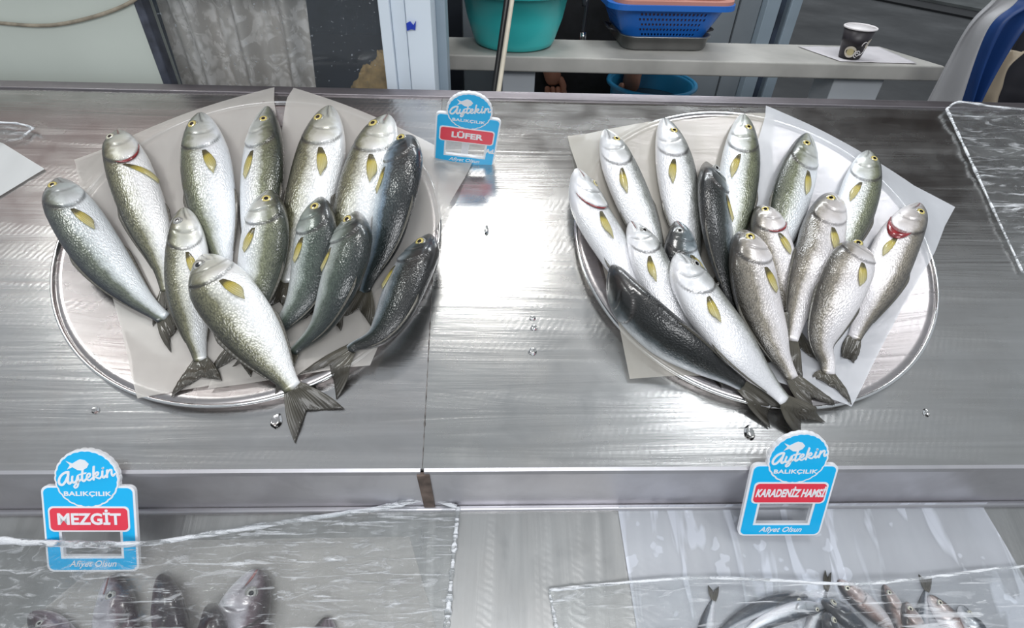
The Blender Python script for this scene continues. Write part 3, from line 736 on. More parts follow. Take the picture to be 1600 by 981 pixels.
# ------------------------------------------------------------------ price signs
M_blue = plain('sign_blue', (.002, .48, .90), .28, 0, .02, 10, 0, .3)
M_white = plain('sign_white', (.86, .87, .90), .30, 0, .02, 10, 0, .3)
M_red = plain('sign_red', (.82, .045, .08), .28, 0, .02, 10, 0, .3)
SCRIPT = [  # hand-lettered logo word: strokes as (points, thickness)
    ([(1.62, 1.75), (1.15, 1.72), (.62, 1.35), (.32, .75), (.38, .28), (.72, .12), (1.15, .5), (1.5, 1.1)], .26),
    ([(1.66, 1.72), (1.55, 1.1), (1.46, .45), (1.62, .12), (1.95, .3)], .26),
    ([(2.1, 1.02), (2.0, .5), (2.15, .15), (2.5, .3), (2.78, .95)], .22),
    ([(2.84, 1.02), (2.78, .2), (2.62, -.45), (2.3, -.62), (2.2, -.35), (2.6, .0), (3.15, .4)], .20),
    ([(3.50, 1.65), (3.36, .9), (3.30, .35), (3.5, .1), (3.85, .35)], .23), ([(3.0, 1.12), (3.85, 1.18)], .17),
    ([(3.9, .45), (4.3, .62), (4.42, .9), (4.2, 1.04), (3.95, .75), (3.95, .3), (4.25, .08), (4.65, .35)], .19),
    ([(4.98, 1.85), (4.86, 1.0), (4.78, .08)], .24), ([(4.85, .5), (5.2, 1.0), (5.45, .9), (5.35, .62), (4.95, .55), (5.3, .2), (5.6, .1), (5.8, .35)], .19),
    ([(6.02, 1.02), (5.93, .4), (6.1, .1), (6.4, .35)], .23), ([(6.1, 1.42), (6.13, 1.44)], .25),
    ([(6.62, 1.02), (6.52, .08)], .23), ([(6.57, .5), (6.9, .98), (7.18, .95), (7.16, .45), (7.3, .12), (7.6, .35)], .21)]
def ribbon(strokes, f, y, thick):
    mb = MB(); k = 0
    for pts, w in strokes:
        P = catmull(np.array(pts), 30) if len(pts) > 2 else np.array(pts, float)
        q = [f(*p) for p in P]; r = w*thick/2; k += 1
        n = len(q); Lf = []; Rt = []
        for i in range(n):
            a = np.array(q[max(0, i-1)]); b = np.array(q[min(n-1, i+1)]); t = (b-a)/max(1e-9, np.hypot(*(b-a))); nn = np.array([-t[1], t[0]])
            Lf.append(np.array(q[i])+nn*r); Rt.append(np.array(q[i])-nn*r)
        yy = y - .0004*(k % 3)
        v = [(p[0], yy, p[1]) for p in Lf] + [(p[0], yy, p[1]) for p in Rt] + [(p[0], yy+.01, p[1]) for p in Lf] + [(p[0], yy+.01, p[1]) for p in Rt]
        fs = []
        for i in range(n-1):
            fs += [(i, i+1, n+i+1, n+i), (2*n+i, 2*n+i+1, i+1, i), (n+i, n+i+1, 3*n+i+1, 3*n+i)]
        mb.add(v, fs)
        for e in (q[0], q[-1]):
            m_ = 12; vv = [(e[0]+r*math.cos(2*PI*a/m_), yy-.0002, e[1]+r*math.sin(2*PI*a/m_)) for a in range(m_)]
            mb.add(vv + [(x, yy+.01, z) for x, _, z in vv], [tuple(range(m_))] + [(a, (a+1) % m_, m_+(a+1) % m_, m_+a) for a in range(m_)])
    return mb
def scallop(cx, cz, r, n=26, amp=.022, a0=0, a1=2*PI, m=260):
    return [(cx + r*(1+amp*abs(math.cos(n*a/2))-amp*.5)*math.cos(a), cz + r*(1+amp*abs(math.cos(n*a/2))-amp*.5)*math.sin(a)) for a in np.linspace(a0, a1, m, endpoint=abs(a1-a0) < 6.2)]
HB_ = 1.04
def price_sign(base, R, w, word, tsize, label, shear=0.0, sx=1.0, extra=None, bold=.006, near=1.0):
    base = [CW[i] + (base[i]-CW[i])*near for i in range(3)]; w = w*near
    M = Matrix.Identity(4)
    for i in range(3):
        for j in range(3): M[i][j] = R[i][j]*w
        M[i][3] = base[i]
    M3 = Matrix(R); u_, s_, = None, None
    t = root('price_sign', Matrix.LocRotScale(Vector(base), M3.to_quaternion(), Vector((1, 1, 1))), label, 'sign', 'blue price signs')
    def fin(me): me.transform(Matrix.Scale(w, 4)); return me
    cx, cz, cr = 0.0, HB_+.085, .345
    a0 = math.asin((HB_-cz)/cr)
    body = rrect(-.5, 0, .5, HB_, .075)
    arc = scallop(cx, cz, cr, a0=a0, a1=PI-a0)
    # outline of board: bottom right -> up -> top right corner -> scalloped disc -> top left -> down
    out = body[:14] + arc + body[14:]
    hole = [(-.315, .19), (.315, .19), (.315, .50), (-.315, .50)]
    put('board', fin(filled([out, hole[::-1]], .045, .0)), M_white, t)
    hb = [(-.345, .16), (.345, .16), (.345, .53), (-.345, .53)]
    put('blue_face', fin(filled([rrect(-.475, .025, .475, HB_-.025, .06), hb[::-1]], .006, -.006)), M_blue, t)
    put('logo_rim', fin(filled([scallop(cx, cz, cr*.985)], .006, -.009)), M_white, t)
    put('logo_disc', fin(filled([scallop(cx, cz, cr*.93)], .006, -.012)), M_blue, t)
    put('name_band_rim', fin(filled([rrect(-.435, .495, .435, .80, .055)], .006, -.013)), M_white, t)
    put('name_band', fin(filled([rrect(-.415, .515, .415, .78, .045)], .006, -.017)), M_red, t)
    put('name_lettering', fin(text_mesh(word, 0, .645, tsize, -.021, .005, bold, shear, sx)), M_white, t)
    ang = .20; sc = .084
    f = lambda x, z: (cx + (x*math.cos(ang) - z*math.sin(ang)*1.0 - 3.72)*sc + .15*sc*z, cz + (x*math.sin(ang) + z*math.cos(ang) - 1.05)*sc - .0)
    o = ribbon(SCRIPT, f, -.019, sc*1.18); o.v = [(x*w, y*w, z*w) for x, y, z in o.v]; o.build('logo_script', M_white, t)
    fishp = [(-.20, .30), (-.15, .245), (-.19, .18), (-.12, .215), (-.06, .175), (.0, .17), (.06, .21), (.085, .26), (.04, .31), (-.02, .325), (-.06, .305), (-.12, .265)]
    fx = [(x*.85-.035, cz + (z-.05)*.85) for x, z in fishp]
    put('logo_fish', fin(filled([fx], .005, -.016)), M_white, t)
    put('logo_lettering', fin(text_mesh('BALIKÇILIK', 0.0, cz-.175, .072, -.016, .004, .002, 0, 1.35, 1.05)), M_white, t)
    put('footer_lettering', fin(text_mesh('Afiyet Olsun', 0.0, .098, .105, -.010, .004, .001, .35, .95)), M_white, t)
    if extra: put('unit_lettering', fin(text_mesh(extra, .408, .36, .125, -.010, .004, .008, 0, .85)), M_white, t)
    # folding strut behind
    m = MB()
    bot = M3.inverted() @ (R3 @ np.array([0, 1, 0]) if False else Vector((0, 0, 0)))
    m.add([(-.06*w, .048*w, .55*w), (.06*w, .048*w, .55*w), (.06*w, .16*w, .06*w), (-.06*w, .16*w, .06*w), (-.06*w, .055*w, .55*w), (.06*w, .055*w, .55*w), (.06*w, .172*w, .06*w), (-.06*w, .172*w, .06*w)],
          [(0,1,2,3),(7,6,5,4),(0,4,5,1),(1,5,6,2),(2,6,7,3),(3,7,4,0)])
    if extra: m.build('strut', M_white, t)
    return t
price_sign((-0.0407, 0.0496, 0.0193), [[0.9927, 0.0145, 0.12], [0.0315, 0.9275, -0.3724], [-0.1167, 0.3735, 0.9203]], .0893, 'LÜFER', .155, 'blue price sign reading LÜFER standing between the two trays near the counter\'s back edge', 0, 1.15, 'Ad.')
price_sign((0.3494, -0.4058, -0.2388), [[0.9998, 0.0171, -0.0051], [-0.0146, 0.9492, 0.3144], [0.0102, -0.3143, 0.9493]], .0998, 'KARADENİZ HAMSİ', .150, 'blue price sign reading KARADENİZ HAMSİ leaning on the step above the anchovies', .22, .595, near=.983)
price_sign((-0.4419, -0.4334, -0.2495), [[0.9991, -0.0304, 0.0284], [0.0106, 0.8464, 0.5324], [-0.0402, -0.5317, 0.846]], .0976, 'MEZGİT', .185, 'blue price sign reading MEZGİT at the lower left, its foot under plastic film', 0, 1.0, near=.972)
# ------------------------------------------------------------------ behind the counter
M_wall = plain('greenish_white_panel', (.50, .54, .49), .45, 0, .06, 3)
M_gask = plain('dark_gasket', (.055, .062, .085), .5, 0, .3, 40)
M_pvc = plain('white_pvc', (.66, .73, .80), .35, 0, .02, 8)
M_pvc2 = plain('blue_grey_frame', (.30, .37, .43), .4, 0, .05, 8)
M_darkf = plain('dark_frame', (.020, .024, .032), .4, 0, .2, 10)
M_navy = plain('dark_navy_wall', (.045, .062, .095), .6, 0, .3, 9)
M_grey = plain('grey_panel', (.23, .26, .285), .5, 0, .08, 5)
px_x = lambda px, py, Y: float(atW(px, py, 1, Y)[0])
px_z = lambda px, py, Y: float(atW(px, py, 1, Y)[2])
ZB, ZT = -1.0, 1.3
YF = .225
xg = px_x(256, 128, YF)
struct(MB().box((-2.4, YF, ZB), (xg, YF+.05, ZT)).build('wall_left', M_wall))
struct(MB().box((xg-.001, YF-.004, ZB), (xg+.013, YF+.020, ZT)).build('trim_1', M_gask, bevel=.003))
cord = MB().tube(catmull([atW(x, y, 1, YF-.0035) for x, y in ((-80, 26), (0, 36), (60, 40), (105, 36), (160, 22), (205, 3), (240, -25))], 60), .0026, 8)
props(cord.build('cord', plain('brown_cord', (.30, .26, .20), .8, 0, .2, 60), smooth=True), 'thin brownish cord sagging across the pale panel at the upper left', 'cord')
# window with a lace curtain behind the pane
xw0, xw1 = xg+.008, px_x(594, 10, YF)
win = root('window_1', wmat(), 'fixed window', 'window'); del win['label'], win['category']; struct(win)
n = NT('dusty_glass'); v = n.coord('Object'); sp_ = n.noise(v, 190, 2, .5)
tr = n.new('ShaderNodeBsdfTransparent'); tr.inputs[0].default_value = (.93, .95, .97, 1); g = n.new('ShaderNodeBsdfGlossy'); g.inputs['Roughness'].default_value = .03
fr = n.new('ShaderNodeFresnel'); m1 = n.new('ShaderNodeMixShader'); n.set(m1.inputs[0], n.math('MULTIPLY', fr.outputs[0], .6)); n.set(m1.inputs[1], tr.outputs[0]); n.set(m1.inputs[2], g.outputs[0])
d = n.new('ShaderNodeBsdfDiffuse'); d.inputs[0].default_value = (.6, .65, .7, 1); m2 = n.new('ShaderNodeMixShader'); n.set(m2.inputs[0], n.math('ADD', .04, n.math('MULTIPLY', n.ramp(sp_, [(.70, 0), (.74, 1)]), .35))); n.set(m2.inputs[1], m1.outputs[0]); n.set(m2.inputs[2], d.outputs[0]); n.set(n.out.inputs[0], m2.outputs[0])
MB().box((xw0, YF+.02, ZB), (xw1+.01, YF+.024, ZT)).build('pane', n.m, win)
struct(MB().box((xw0-.3, .75, ZB), (xw1+.02, .78, ZT)).build('wall_back', M_navy))
struct(MB().box((xw1+.045, YF+.085, ZB), (xw1+.055, .78, ZT)).build('wall_right', M_navy))
n = NT('lace'); v = n.coord('Object'); vo = n.new('ShaderNodeTexVoronoi', feature='SMOOTH_F1'); n.set(vo.inputs['Vector'], n.coord('Object', (1, 1, .8))); vo.inputs['Scale'].default_value = 95
pat = n.math('MULTIPLY', n.ramp(vo.outputs['Distance'], [(.40, 1), (.62, 0)]), n.ramp(n.noise(v, 26, 4, .6, 1.5), [(.46, 0), (.52, 1)]))
n.P(Base_Color=n.mix(pat, (.60, .53, .45), (.78, .71, .63)), Roughness=.9, Alpha=n.math('ADD', .86, n.math('MULTIPLY', pat, .14)))
YC = .29; nx, nz_ = 90, 50; P = np.zeros((nx, nz_, 3))
xa, xb_t, xb_b = xw0-.015, px_x(494, 0, YC), px_x(483, 95, YC)
for i in range(nx):
    for j in range(nz_):
        a = i/(nx-1); z = -.30 + 1.3*j/(nz_-1); flare = .035*max(0, min(1, (.02-z)/.07))
        x = xa + (xb_b + flare + (xb_t-xb_b)*max(0, (z-.02)/.12)*.3 - xa)*a
        P[i, j] = (x, YC + .014*math.sin(a*19+.7*math.sin(z*5)) + .008*math.sin(a*41+z*3) - .012*flare*20*a, z)
cur = link('lace_curtain', grid_mesh('lace_curtain', P, n.m)); md = cur.modifiers.new('s', 'SOLIDIFY'); md.thickness = .001
props(cur, 'grey-beige lace curtain with a floral pattern behind the window pane', 'curtain')
n_ = 26; P = np.zeros((n_, n_, 3)); cx_, cz_ = px_x(588, 132, .28), px_z(588, 132, .28)
for i in range(n_):
    for j in range(n_):
        th = 2*PI*i/(n_-1); r = .052*math.sin(PI*.5*(1-j/(n_-1)*.98)); hh = .050*math.cos(PI*.5*(1-j/(n_-1)))
        k_ = 1 + .16*noise.noise((3*math.cos(th), 3*math.sin(th), j*.15)) + .05*math.sin(7*th+j)
        P[i, j] = (cx_ + r*k_*math.cos(th), .315 + r*k_*.6*math.sin(th), cz_-.03 + hh*1.3*k_ + .014*math.cos(th))
props(link('cloth', grid_mesh('cloth', P, plain('ochre_cloth', (.42, .27, .10), .9, 0, .2, 60, .4))), 'crumpled ochre cloth behind the window, beside the white frame', 'cloth')
ledge = MB().box((xw0-.3, YF+.03, ZB), (xw1+.02, .74, cz_-.03)); struct(ledge.build('trim_2', M_darkf))
# white frame between the window and the back room
frame = root('door_1', wmat(), 'x', 'x'); del frame['label'], frame['category']; struct(frame)
xf = [px_x(q, 60, YF) for q in (597, 614, 637, 676)]
MB().box((xf[0], YF-.006, ZB), (xf[1], YF+.07, ZT)).build('frame', M_pvc, frame, bevel=.002)
MB().box((xf[1], YF+.004, ZB), (xf[2]-.001, YF+.07, ZT)).build('frame', M_pvc, frame, bevel=.002)
MB().box((xf[2], YF-.002, ZB), (xf[3], YF+.08, ZT)).build('frame', M_pvc, frame, bevel=.002)
xs_ = [px_x(q, 60, .32) for q in (684, 699)]
MB().box((xs_[0], .30, ZB), (xs_[1], .36, ZT)).build('frame', M_pvc2, frame, bevel=.002)
MB().box((xs_[0]-.02, .31, ZB), (xs_[0], .35, ZT)).build('gasket', M_darkf, frame)
t_ = [atW(x, y, 1, YF-.004) for x, y in ((635, 36), (641, 33), (646, 39), (650, 32), (649, 47), (643, 45), (636, 48))]
m = MB(); m.add([(q[0], q[1], q[2]) for q in t_] + [(q[0], q[1]-.0012-.002*(i % 2), q[2]) for i, q in enumerate(t_)],
    [tuple(range(6, -1, -1)), tuple(range(7, 14))] + [(i, (i+1) % 7, 7+(i+1) % 7, 7+i) for i in range(7)])
props(m.build('tape', plain('blue_tape', (.01, .04, .40), .4)), 'torn bit of blue tape stuck on the white frame', 'tape')
# far wall of the back room, posts
YB_ = 1.35
struct(MB().box((px_x(690, 60, YB_)-.3, YB_, ZB), (px_x(1140, 60, YB_), YB_+.05, ZT)).build('wall_back', M_grey))
struct(MB().box((px_x(1140, 60, YB_)+.004, YB_-.01, ZB), (px_x(1172, 60, YB_), YB_+.05, ZT)).build('wall_back', M_grey))
for k, (a, b, mt, dy) in enumerate(((1173, 1178, M_darkf, 0), (1183, 1204, M_pvc2, -.05), (1204, 1220, M_navy, -.02), (1220, 1236, M_pvc2, -.06))):
    struct(MB().box((px_x(a, 60, YB_+dy), YB_+dy, ZB), (px_x(b, 60, YB_+dy), YB_+.06, ZT)).build('trim_%d' % (3+k), mt, bevel=.003))
struct(MB().box((px_x(701, 40, 1.0), 1.0, ZB), (px_x(722, 40, 1.0), 1.06, ZT)).build('trim_7', M_darkf))  # dark board put in for the shade of the gap behind the bench
struct(MB().box((px_x(690, 60, YB_)-.9, .30, 1.42), (3.0, 1.9, 1.46)).build('added_ceiling', plain('added_ceiling_brown', (.26, .19, .165), .7, 0, .15, 3)))  # unseen, added so the back of the steel reflects a dark warm tone
struct(MB().box((-2.4, YF-.008, .222), (xw1, YF-.001, ZT)).build('trim_10', plain('rosy_reflection_tint', (.36, .25, .235), .6, 0, .1, 4)))  # unseen board added above the view to tint the steel's reflection pink
# kerb and pavement far outside
f1, f2 = atW(1370, 0, 2, FLOOR_Z), atW(1540, 34, 2, FLOOR_Z)
dv_ = (f2-f1)/np.linalg.norm(f2-f1); nv_ = np.array([-dv_[1], dv_[0], 0]); nv_ = nv_ if nv_[1] > 0 else -nv_
def slab(name, a, b, w0, w1, h, mt):
    q = [a+nv_*w0, b+nv_*w0, b+nv_*w1, a+nv_*w1]
    return struct(MB().prism([(p_[0], p_[1]) for p_ in q], FLOOR_Z+.001, FLOOR_Z+h).build(name, mt))
slab('trim_8', f1-dv_*4, f2+dv_*2, -.02, .45, .02, plain('dark_drain', (.012, .012, .014), .6))
slab('trim_9', f1-dv_*4, f2+dv_*2, .46, 5, .05, plain('pavement', (.16, .17, .165), .7, 0, .15, 4))

# ------------------------------------------------------------------ bench with basins, basket and cup
ZS = .03
pl = [atW(x, y, 2, ZS)[:2] for x, y in ((689, 85), (1479, 104), (1374, 72), (690, 57))]
bench = root('bench', wmat((0, 0, 0)), 'long pale plank bench on white legs behind the counter', 'bench')
M_plank = plain('pale_plank', (.42, .41, .38), .55, 0, .12, 9, .15)
MB().prism([tuple(q) for q in pl], ZS-.034, ZS).build('plank', M_plank, bench, bevel=.004)
yl = float(pl[0][1])
for a, b, py in ((785, 836, 125), (1300, 1378, 135)):
    x0, x1 = px_x(a, py, yl+.03), px_x(b, py, yl+.03)
    MB().box((x0, yl+.03, FLOOR_Z), (x1, yl+.03+(.09), ZS-.034)).build('leg', plain('white_leg', (.50, .53, .56), .5, 0, .06, 6), bench, bevel=.003)
zr = px_z(1018, 128, .86)
MB().box((px_x(785, 120, .72), .70, zr-.17), (px_x(1370, 120, .72), 1.02, zr-.15)).build('lower_board', M_plank, bench)
# turquoise basin
M_turq = plain('turquoise_plastic', (.05, .56, .55), .32, 0, .04, 6)
yb_ = float(np.mean([pl[0][1], pl[3][1]]))+.035
bc = (px_x(803, 70, yb_), yb_); sc_ = abs(px_x(880, 60, yb_) - px_x(728, 60, yb_))/2
def basin_prof(rb, rt, h, th=.003):
    o = [(0, 0), (rb*.86, 0), (rb*.95, .004), (rb*1.0, .014), (rb+(rt-rb)*.55, h*.5), (rt*.99, h*.96), (rt*1.07, h*.965), (rt*1.075, h), (rt*1.0, h*1.0)]
    i = [(rt-th*1.2, h*.97), (rb+(rt-rb)*.55-th, h*.5), (rb-th, .016), (rb*.84, .005), (0, .004)]
    return o + i
hb_ = px_z(803, 2, yb_-.1) - ZS
b = root('basin', wmat((bc[0], bc[1], ZS+.0005)), 'turquoise plastic basin standing on the plank bench', 'basin')
MB().lathe(basin_prof(sc_*.83, sc_*1.06, hb_+.012), 72).build('bowl', M_turq, b, smooth=True)
m = MB(); m.tube([(sc_*1.125*math.cos(a), sc_*1.125*math.sin(a), hb_+.010) for a in np.linspace(0, 2*PI, 73)], .005, 8, False); m.build('rim', M_turq, b, smooth=True)
# two thin poles in front of it
def pole(name, a, b, Y0, Y1, r, mt, label):
    p0 = atW(*b, 1, Y0); p1 = atW(*a, 1, Y1); dv = (p1-p0)
    q0 = p0 - dv*((p0[2]-FLOOR_Z-.001)/dv[2]); q1 = p1 + dv*4.5
    props(MB().tube([q0, q1], r, 14).build(name, mt, smooth=False, bevel=.001), label, 'pole')
pole('pole', (792, 0), (773, 136), .32, .44, .0055, plain('black_pole', (.015, .015, .015), .4), 'black pole leaning in front of the turquoise basin')
pole('pole', (800, 0), (780, 136), .30, .43, .0045, plain('cream_pole', (.55, .50, .40), .5), 'cream pole leaning beside the black pole in front of the turquoise basin')
# steel pan with blue basket and pink basket nested in it
def rbox_rings(levels, r, n=8, c=(0, 0)):
    return [[(x+c[0], y+c[1], z) for x, y in rrect(-w/2, -d_/2, w/2, d_/2, r_, n)] for w, d_, z, r_ in levels]
yk = yb_+.005
xk0, xk1 = px_x(968, 78, yk-.04), px_x(1104, 82, yk-.04); wk = xk1-xk0
rot = .05
M_pan = plain('dull_pan_steel', (.32, .32, .32), .32, .9, .1, 12)
pan = root('pan', wmat(((xk0+xk1)/2, yk+.045, ZS+.0005), rot), 'shallow grey steel pan under the blue basket on the bench', 'pan')
hp_ = .030
MB().loft(rbox_rings([(wk*.93, .17, 0, .03), (wk*.97, .178, .004, .03), (wk*1.02, .19, hp_, .035), (wk*1.05, .20, hp_, .038), (wk*1.05, .20, hp_+.002, .038), (wk*1.01, .187, hp_+.002, .034), (wk*.95, .173, .006, .028), (wk*.3, .05, .005, .01)], .03)).build('dish', M_pan, pan, smooth=True)
for s_ in (-1, 1):
    m = MB(); m.tube([(s_*(wk*.525), -.03, hp_), (s_*(wk*.525+.018), -.028, hp_+.004), (s_*(wk*.525+.018), .028, hp_+.004), (s_*(wk*.525), .03, hp_)], .003, 8); m.build('handle', plain('dark_handle', (.03, .03, .035), .4), pan, smooth=True)
M_bblue = plain('blue_plastic', (.015, .14, .52), .35, 0, .04, 6)
M_pinkb = plain('pink_plastic', (.50, .22, .17), .4, 0, .04, 6)
def basket(loc, w0, d0, w1, d1, h, mat, label, holes=True):
    r = root('basket', wmat(loc, rot), label, 'basket', 'nested plastic baskets')
    nz2, per = 17, 200
    base = np.array(rrect(-.5, -.5, .5, .5, .16, 10)); 
    seg = np.concatenate([[0], np.cumsum(np.hypot(*np.diff(np.vstack([base, base[:1]]), axis=0).T))]); s = np.linspace(0, seg[-1], per, endpoint=False)
    bb = np.vstack([base, base[:1]]); ring = np.stack([np.interp(s, seg, bb[:, 0]), np.interp(s, seg, bb[:, 1])], 1)
    v = []; f = []
    for j in range(nz2):
        q = j/(nz2-1); W = w0+(w1-w0)*q; Dd = d0+(d1-d0)*q
        v += [(x*W, y*Dd, h*q) for x, y in ring]
    for j in range(nz2-1):
        for k in range(per):
            x, y = ring[k]; mid_ = abs(x) < .33 or abs(y) < .33
            if holes and mid_ and 2 <= j <= nz2-4 and j % 2 == 0 and (k+(j//2 % 2)) % 2 == 0: continue
            k2 = (k+1) % per; f.append((j*per+k, j*per+k2, (j+1)*per+k2, (j+1)*per+k))
    f.append(tuple(range(per-1, -1, -1)))
    MB().add(v, f).build('side_wall', mat, r, solid=.0022)
    W, Dd = w1, d1
    MB().loft(rbox_rings([(W, Dd, h-.001, W*.15), (W+.026, Dd+.026, h-.001, W*.16), (W+.028, Dd+.028, h-.009, W*.16), (W+.030, Dd+.030, h-.009, W*.16), (W+.029, Dd+.029, h+.002, W*.16), (W-.001, Dd-.001, h+.002, W*.15)], .03), cap=False).build('rim', mat, r, smooth=False)
    return r
hk = px_z(1040, 8, yk-.03) - ZS
basket(((xk0+xk1)/2-.002, yk+.055, ZS+.0075), wk*.86, .15, wk*1.28, .215, hk-.004, M_bblue, 'blue perforated plastic basket standing in the steel pan on the bench')
basket(((xk0+xk1)/2+.004, yk+.055, ZS+hk*.45), wk*.98, .16, wk*1.20, .20, hk*.66, M_pinkb, 'pink plastic basket nested inside the blue one', False)
# cup on a napkin
M_napk = plain('napkin', (.58, .56, .58), .8, 0, .06, 20, .1)
nq = [atW(x, y, 2, ZS+.001)[:2] for x, y in ((1247, 73), (1372, 74), (1432, 100), (1313, 96))]
P = np.zeros((24, 16, 3))
for i in range(24):
    for j in range(16):
        a, b2 = i/23, j/15; q = (1-b2)*((1-a)*nq[3]+a*nq[2]) + b2*((1-a)*nq[0]+a*nq[1])
        P[i, j] = (q[0], q[1], ZS+.0012+.0022*max(0, noise.noise((q[0]*30, q[1]*30, 2)))+.006*max(0, a-.8))
nap = link('napkin', grid_mesh('napkin', P, M_napk)); md = nap.modifiers.new('s', 'SOLIDIFY'); md.thickness = .0006; md.offset = 1
props(nap, 'crumpled pale paper napkin under the cup at the bench end', 'napkin')
cb = atW(1331, 92, 2, ZS+.003); dist = np.linalg.norm(cb-CW); ppm = FPX/dist*1.42
rb_, rt_ = 17.5/ppm, 25.5/ppm; hc = 47/ppm
n = NT('cup_black'); tc = n.new('ShaderNodeTexCoord'); n.P(Base_Color=(.030, .026, .030), Roughness=.4)
M_cupb = n.m; M_cream = plain('cup_cream', (.62, .56, .46), .5, 0, .03); M_cupw = plain('cup_white', (.75, .72, .72), .5, 0, .02); M_org = plain('cup_orange', (.45, .17, .06), .5)
cup = root('paper_cup', wmat((cb[0], cb[1]+rb_*.6, ZS+.0045)), 'black paper cup with cream swirls and a white rim on the napkin', 'cup')
rc = lambda z: rb_+(rt_-rb_)*z/hc
MB().lathe([(0, .003), (rb_*.97, .003), (rb_, 0), (rt_, hc), (rt_-.0012, hc), (rb_-.0012, .004), (0, .0035)], 64).build('cup_wall', M_cupb, cup, smooth=True)
m = MB(); m.tube([(rt_*math.cos(a), rt_*math.sin(a), hc) for a in np.linspace(0, 2*PI, 65)], .0022, 8, False); m.build('rim', M_cupw, cup, smooth=True)
MB().lathe([(rt_-.0016, hc-.0005), (rb_-.0018, .005), (rb_*.5, .0048)], 64).build('lining', M_cupw, cup, smooth=True)
def wrap(th, z, o=.0005):
    a = -PI/2 + th; r = rc(z)+o; return (r*math.cos(a), r*math.sin(a), z)
for k, (th, z, rr, mt, o) in enumerate(((-.62, hc*.24, .0125, M_cream, .0005), (-.62, hc*.24, .0075, plain('cup_tan', (.55, .47, .25), .5), .0009), (.78, hc*.52, .0115, M_cream, .0005), (2.6, hc*.4, .010, M_cream, .0005))):
    v = [wrap(th, z, o)] + [wrap(th+rr*math.cos(a)/rc(z), z+rr*math.sin(a), o) for a in np.linspace(0, 2*PI, 28, endpoint=False)]
    MB().add(v, [(0, 1+i, 1+(i+1) % 28) for i in range(28)]).build('motif', mt, cup)
for cx_, cz_, r0, r1, t0, t1 in ((.02, hc*.19, .0015, .0085, 0, 11), (.30, hc*.50, .0065, .0065, .4, 3.4), (.24, hc*.29, .0085, .0085, -1.9, .75)):
    m = MB(); m.tube([wrap(cx_+ (r0+(r1-r0)*q)*math.cos(t0+(t1-t0)*q)/rc(cz_), cz_+(r0+(r1-r0)*q)*math.sin(t0+(t1-t0)*q), .0002) for q in np.linspace(0, 1, 50)], .0010, 6); m.build('swirl', M_cupw, cup, smooth=True)
v = []; f = []
for i, z in enumerate(np.linspace(.002, hc-.002, 10)): v += [wrap(1.22, z, .0004), wrap(1.52, z, .0004)]; 
for i in range(9): f.append((2*i, 2*i+1, 2*i+3, 2*i+2))
MB().add(v, f).build('stripe', M_org, cup)
# blue tub under the bench
tb = root('tub', wmat((px_x(1018, 130, .86), .86, zr-.15)), 'blue plastic tub below the bench, half hidden by the counter\'s back edge', 'tub')
rtub = abs(px_x(1085, 135, .86)-px_x(952, 135, .86))/2
M_tub = plain('tub_blue', (.02, .22, .42), .35, 0, .04, 6)
MB().lathe(basin_prof(rtub*.8, rtub*.95, .15), 64).build('bowl', M_tub, tb, smooth=True)
m = MB(); m.tube([(rtub*math.cos(a), rtub*math.sin(a), .149) for a in np.linspace(0, 2*PI, 65)], .006, 8, False); m.build('rim', M_tub, tb, smooth=True)
MB().lathe([(0, .10), (rtub*.86, .10), (rtub*.86, .095)], 48).build('water', plain('dark_water', (.02, .03, .04), .08), tb)
# hose with a chrome end
hx = [atW(x, y, 1, .80) for x, y in ((918, -60), (917, 0), (914, 30), (911, 50))]
h = root('hose', wmat(), 'thin black spray hose with a chrome end hanging behind the bench', 'hose')
MB().tube(catmull([hx[0]+np.array([.01, .02, .9])] + hx, 40), .005, 10).build('pipe', M_darkf, h, smooth=True)
MB().tube([hx[-1], atW(911, 58, 1, .80), atW(911, 100, 1, .80)], .008, 12).build('nozzle', plain('chrome', (.7, .7, .7), .15, 1.0), h, smooth=True)

# ------------------------------------------------------------------ the person working behind the bench
M_skin = plain('skin', (.36, .16, .10), .5, 0, .08, 30)
M_cloth = plain('dark_clothing', (.010, .011, .013), .85, 0, .2, 40)
M_hair = plain('dark_hair', (.015, .012, .010), .6)
YP = 1.12; xp = px_x(905, 60, YP)
def skin_mesh(name, verts, edges, radii, mat, parent, sub=2):
    me = bpy.data.meshes.new(name); me.from_pydata([tuple(map(float, v)) for v in verts], edges, []); me.materials.append(mat)
    o = link(name, me, parent); m = o.modifiers.new('skin', 'SKIN'); m.use_smooth_shade = True
    for i, r in enumerate(radii): me.skin_vertices[0].data[i].radius = (r, r) if not hasattr(r, '__len__') else r
    me.skin_vertices[0].data[0].use_root = True
    s = o.modifiers.new('sub', 'SUBSURF'); s.levels = s.render_levels = sub
    return o
pr = root('person', wmat((xp, YP, FLOOR_Z)), 'person in dark clothes standing behind the bench, hands hanging below the plank', 'person')
L0 = np.array([xp, YP, FLOOR_Z])
hL = atW(862, 108, 1, 1.0) - L0; hR = atW(987, 118, 1, .93) - L0            # wrist of image-left hand, wrist of image-right arm
V = [(0, 0, .92), (0, 0, 1.08), (0, -.01, 1.25), (0, 0, 1.42), (0, 0, 1.50), (0, -.02, 1.58), (0, -.03, 1.68), (0, -.02, 1.76)]
Rr = [(.15, .11), (.145, .10), (.16, .11), (.13, .09), (.055, .055), (.075, .085), (.085, .10), (.06, .07)]
E_ = [(i, i+1) for i in range(7)]
def chain(start, pts, rr):
    p_ = start
    for q, r in zip(pts, rr): V.append(tuple(q)); Rr.append(r); E_.append((p_, len(V)-1)); p_ = len(V)-1
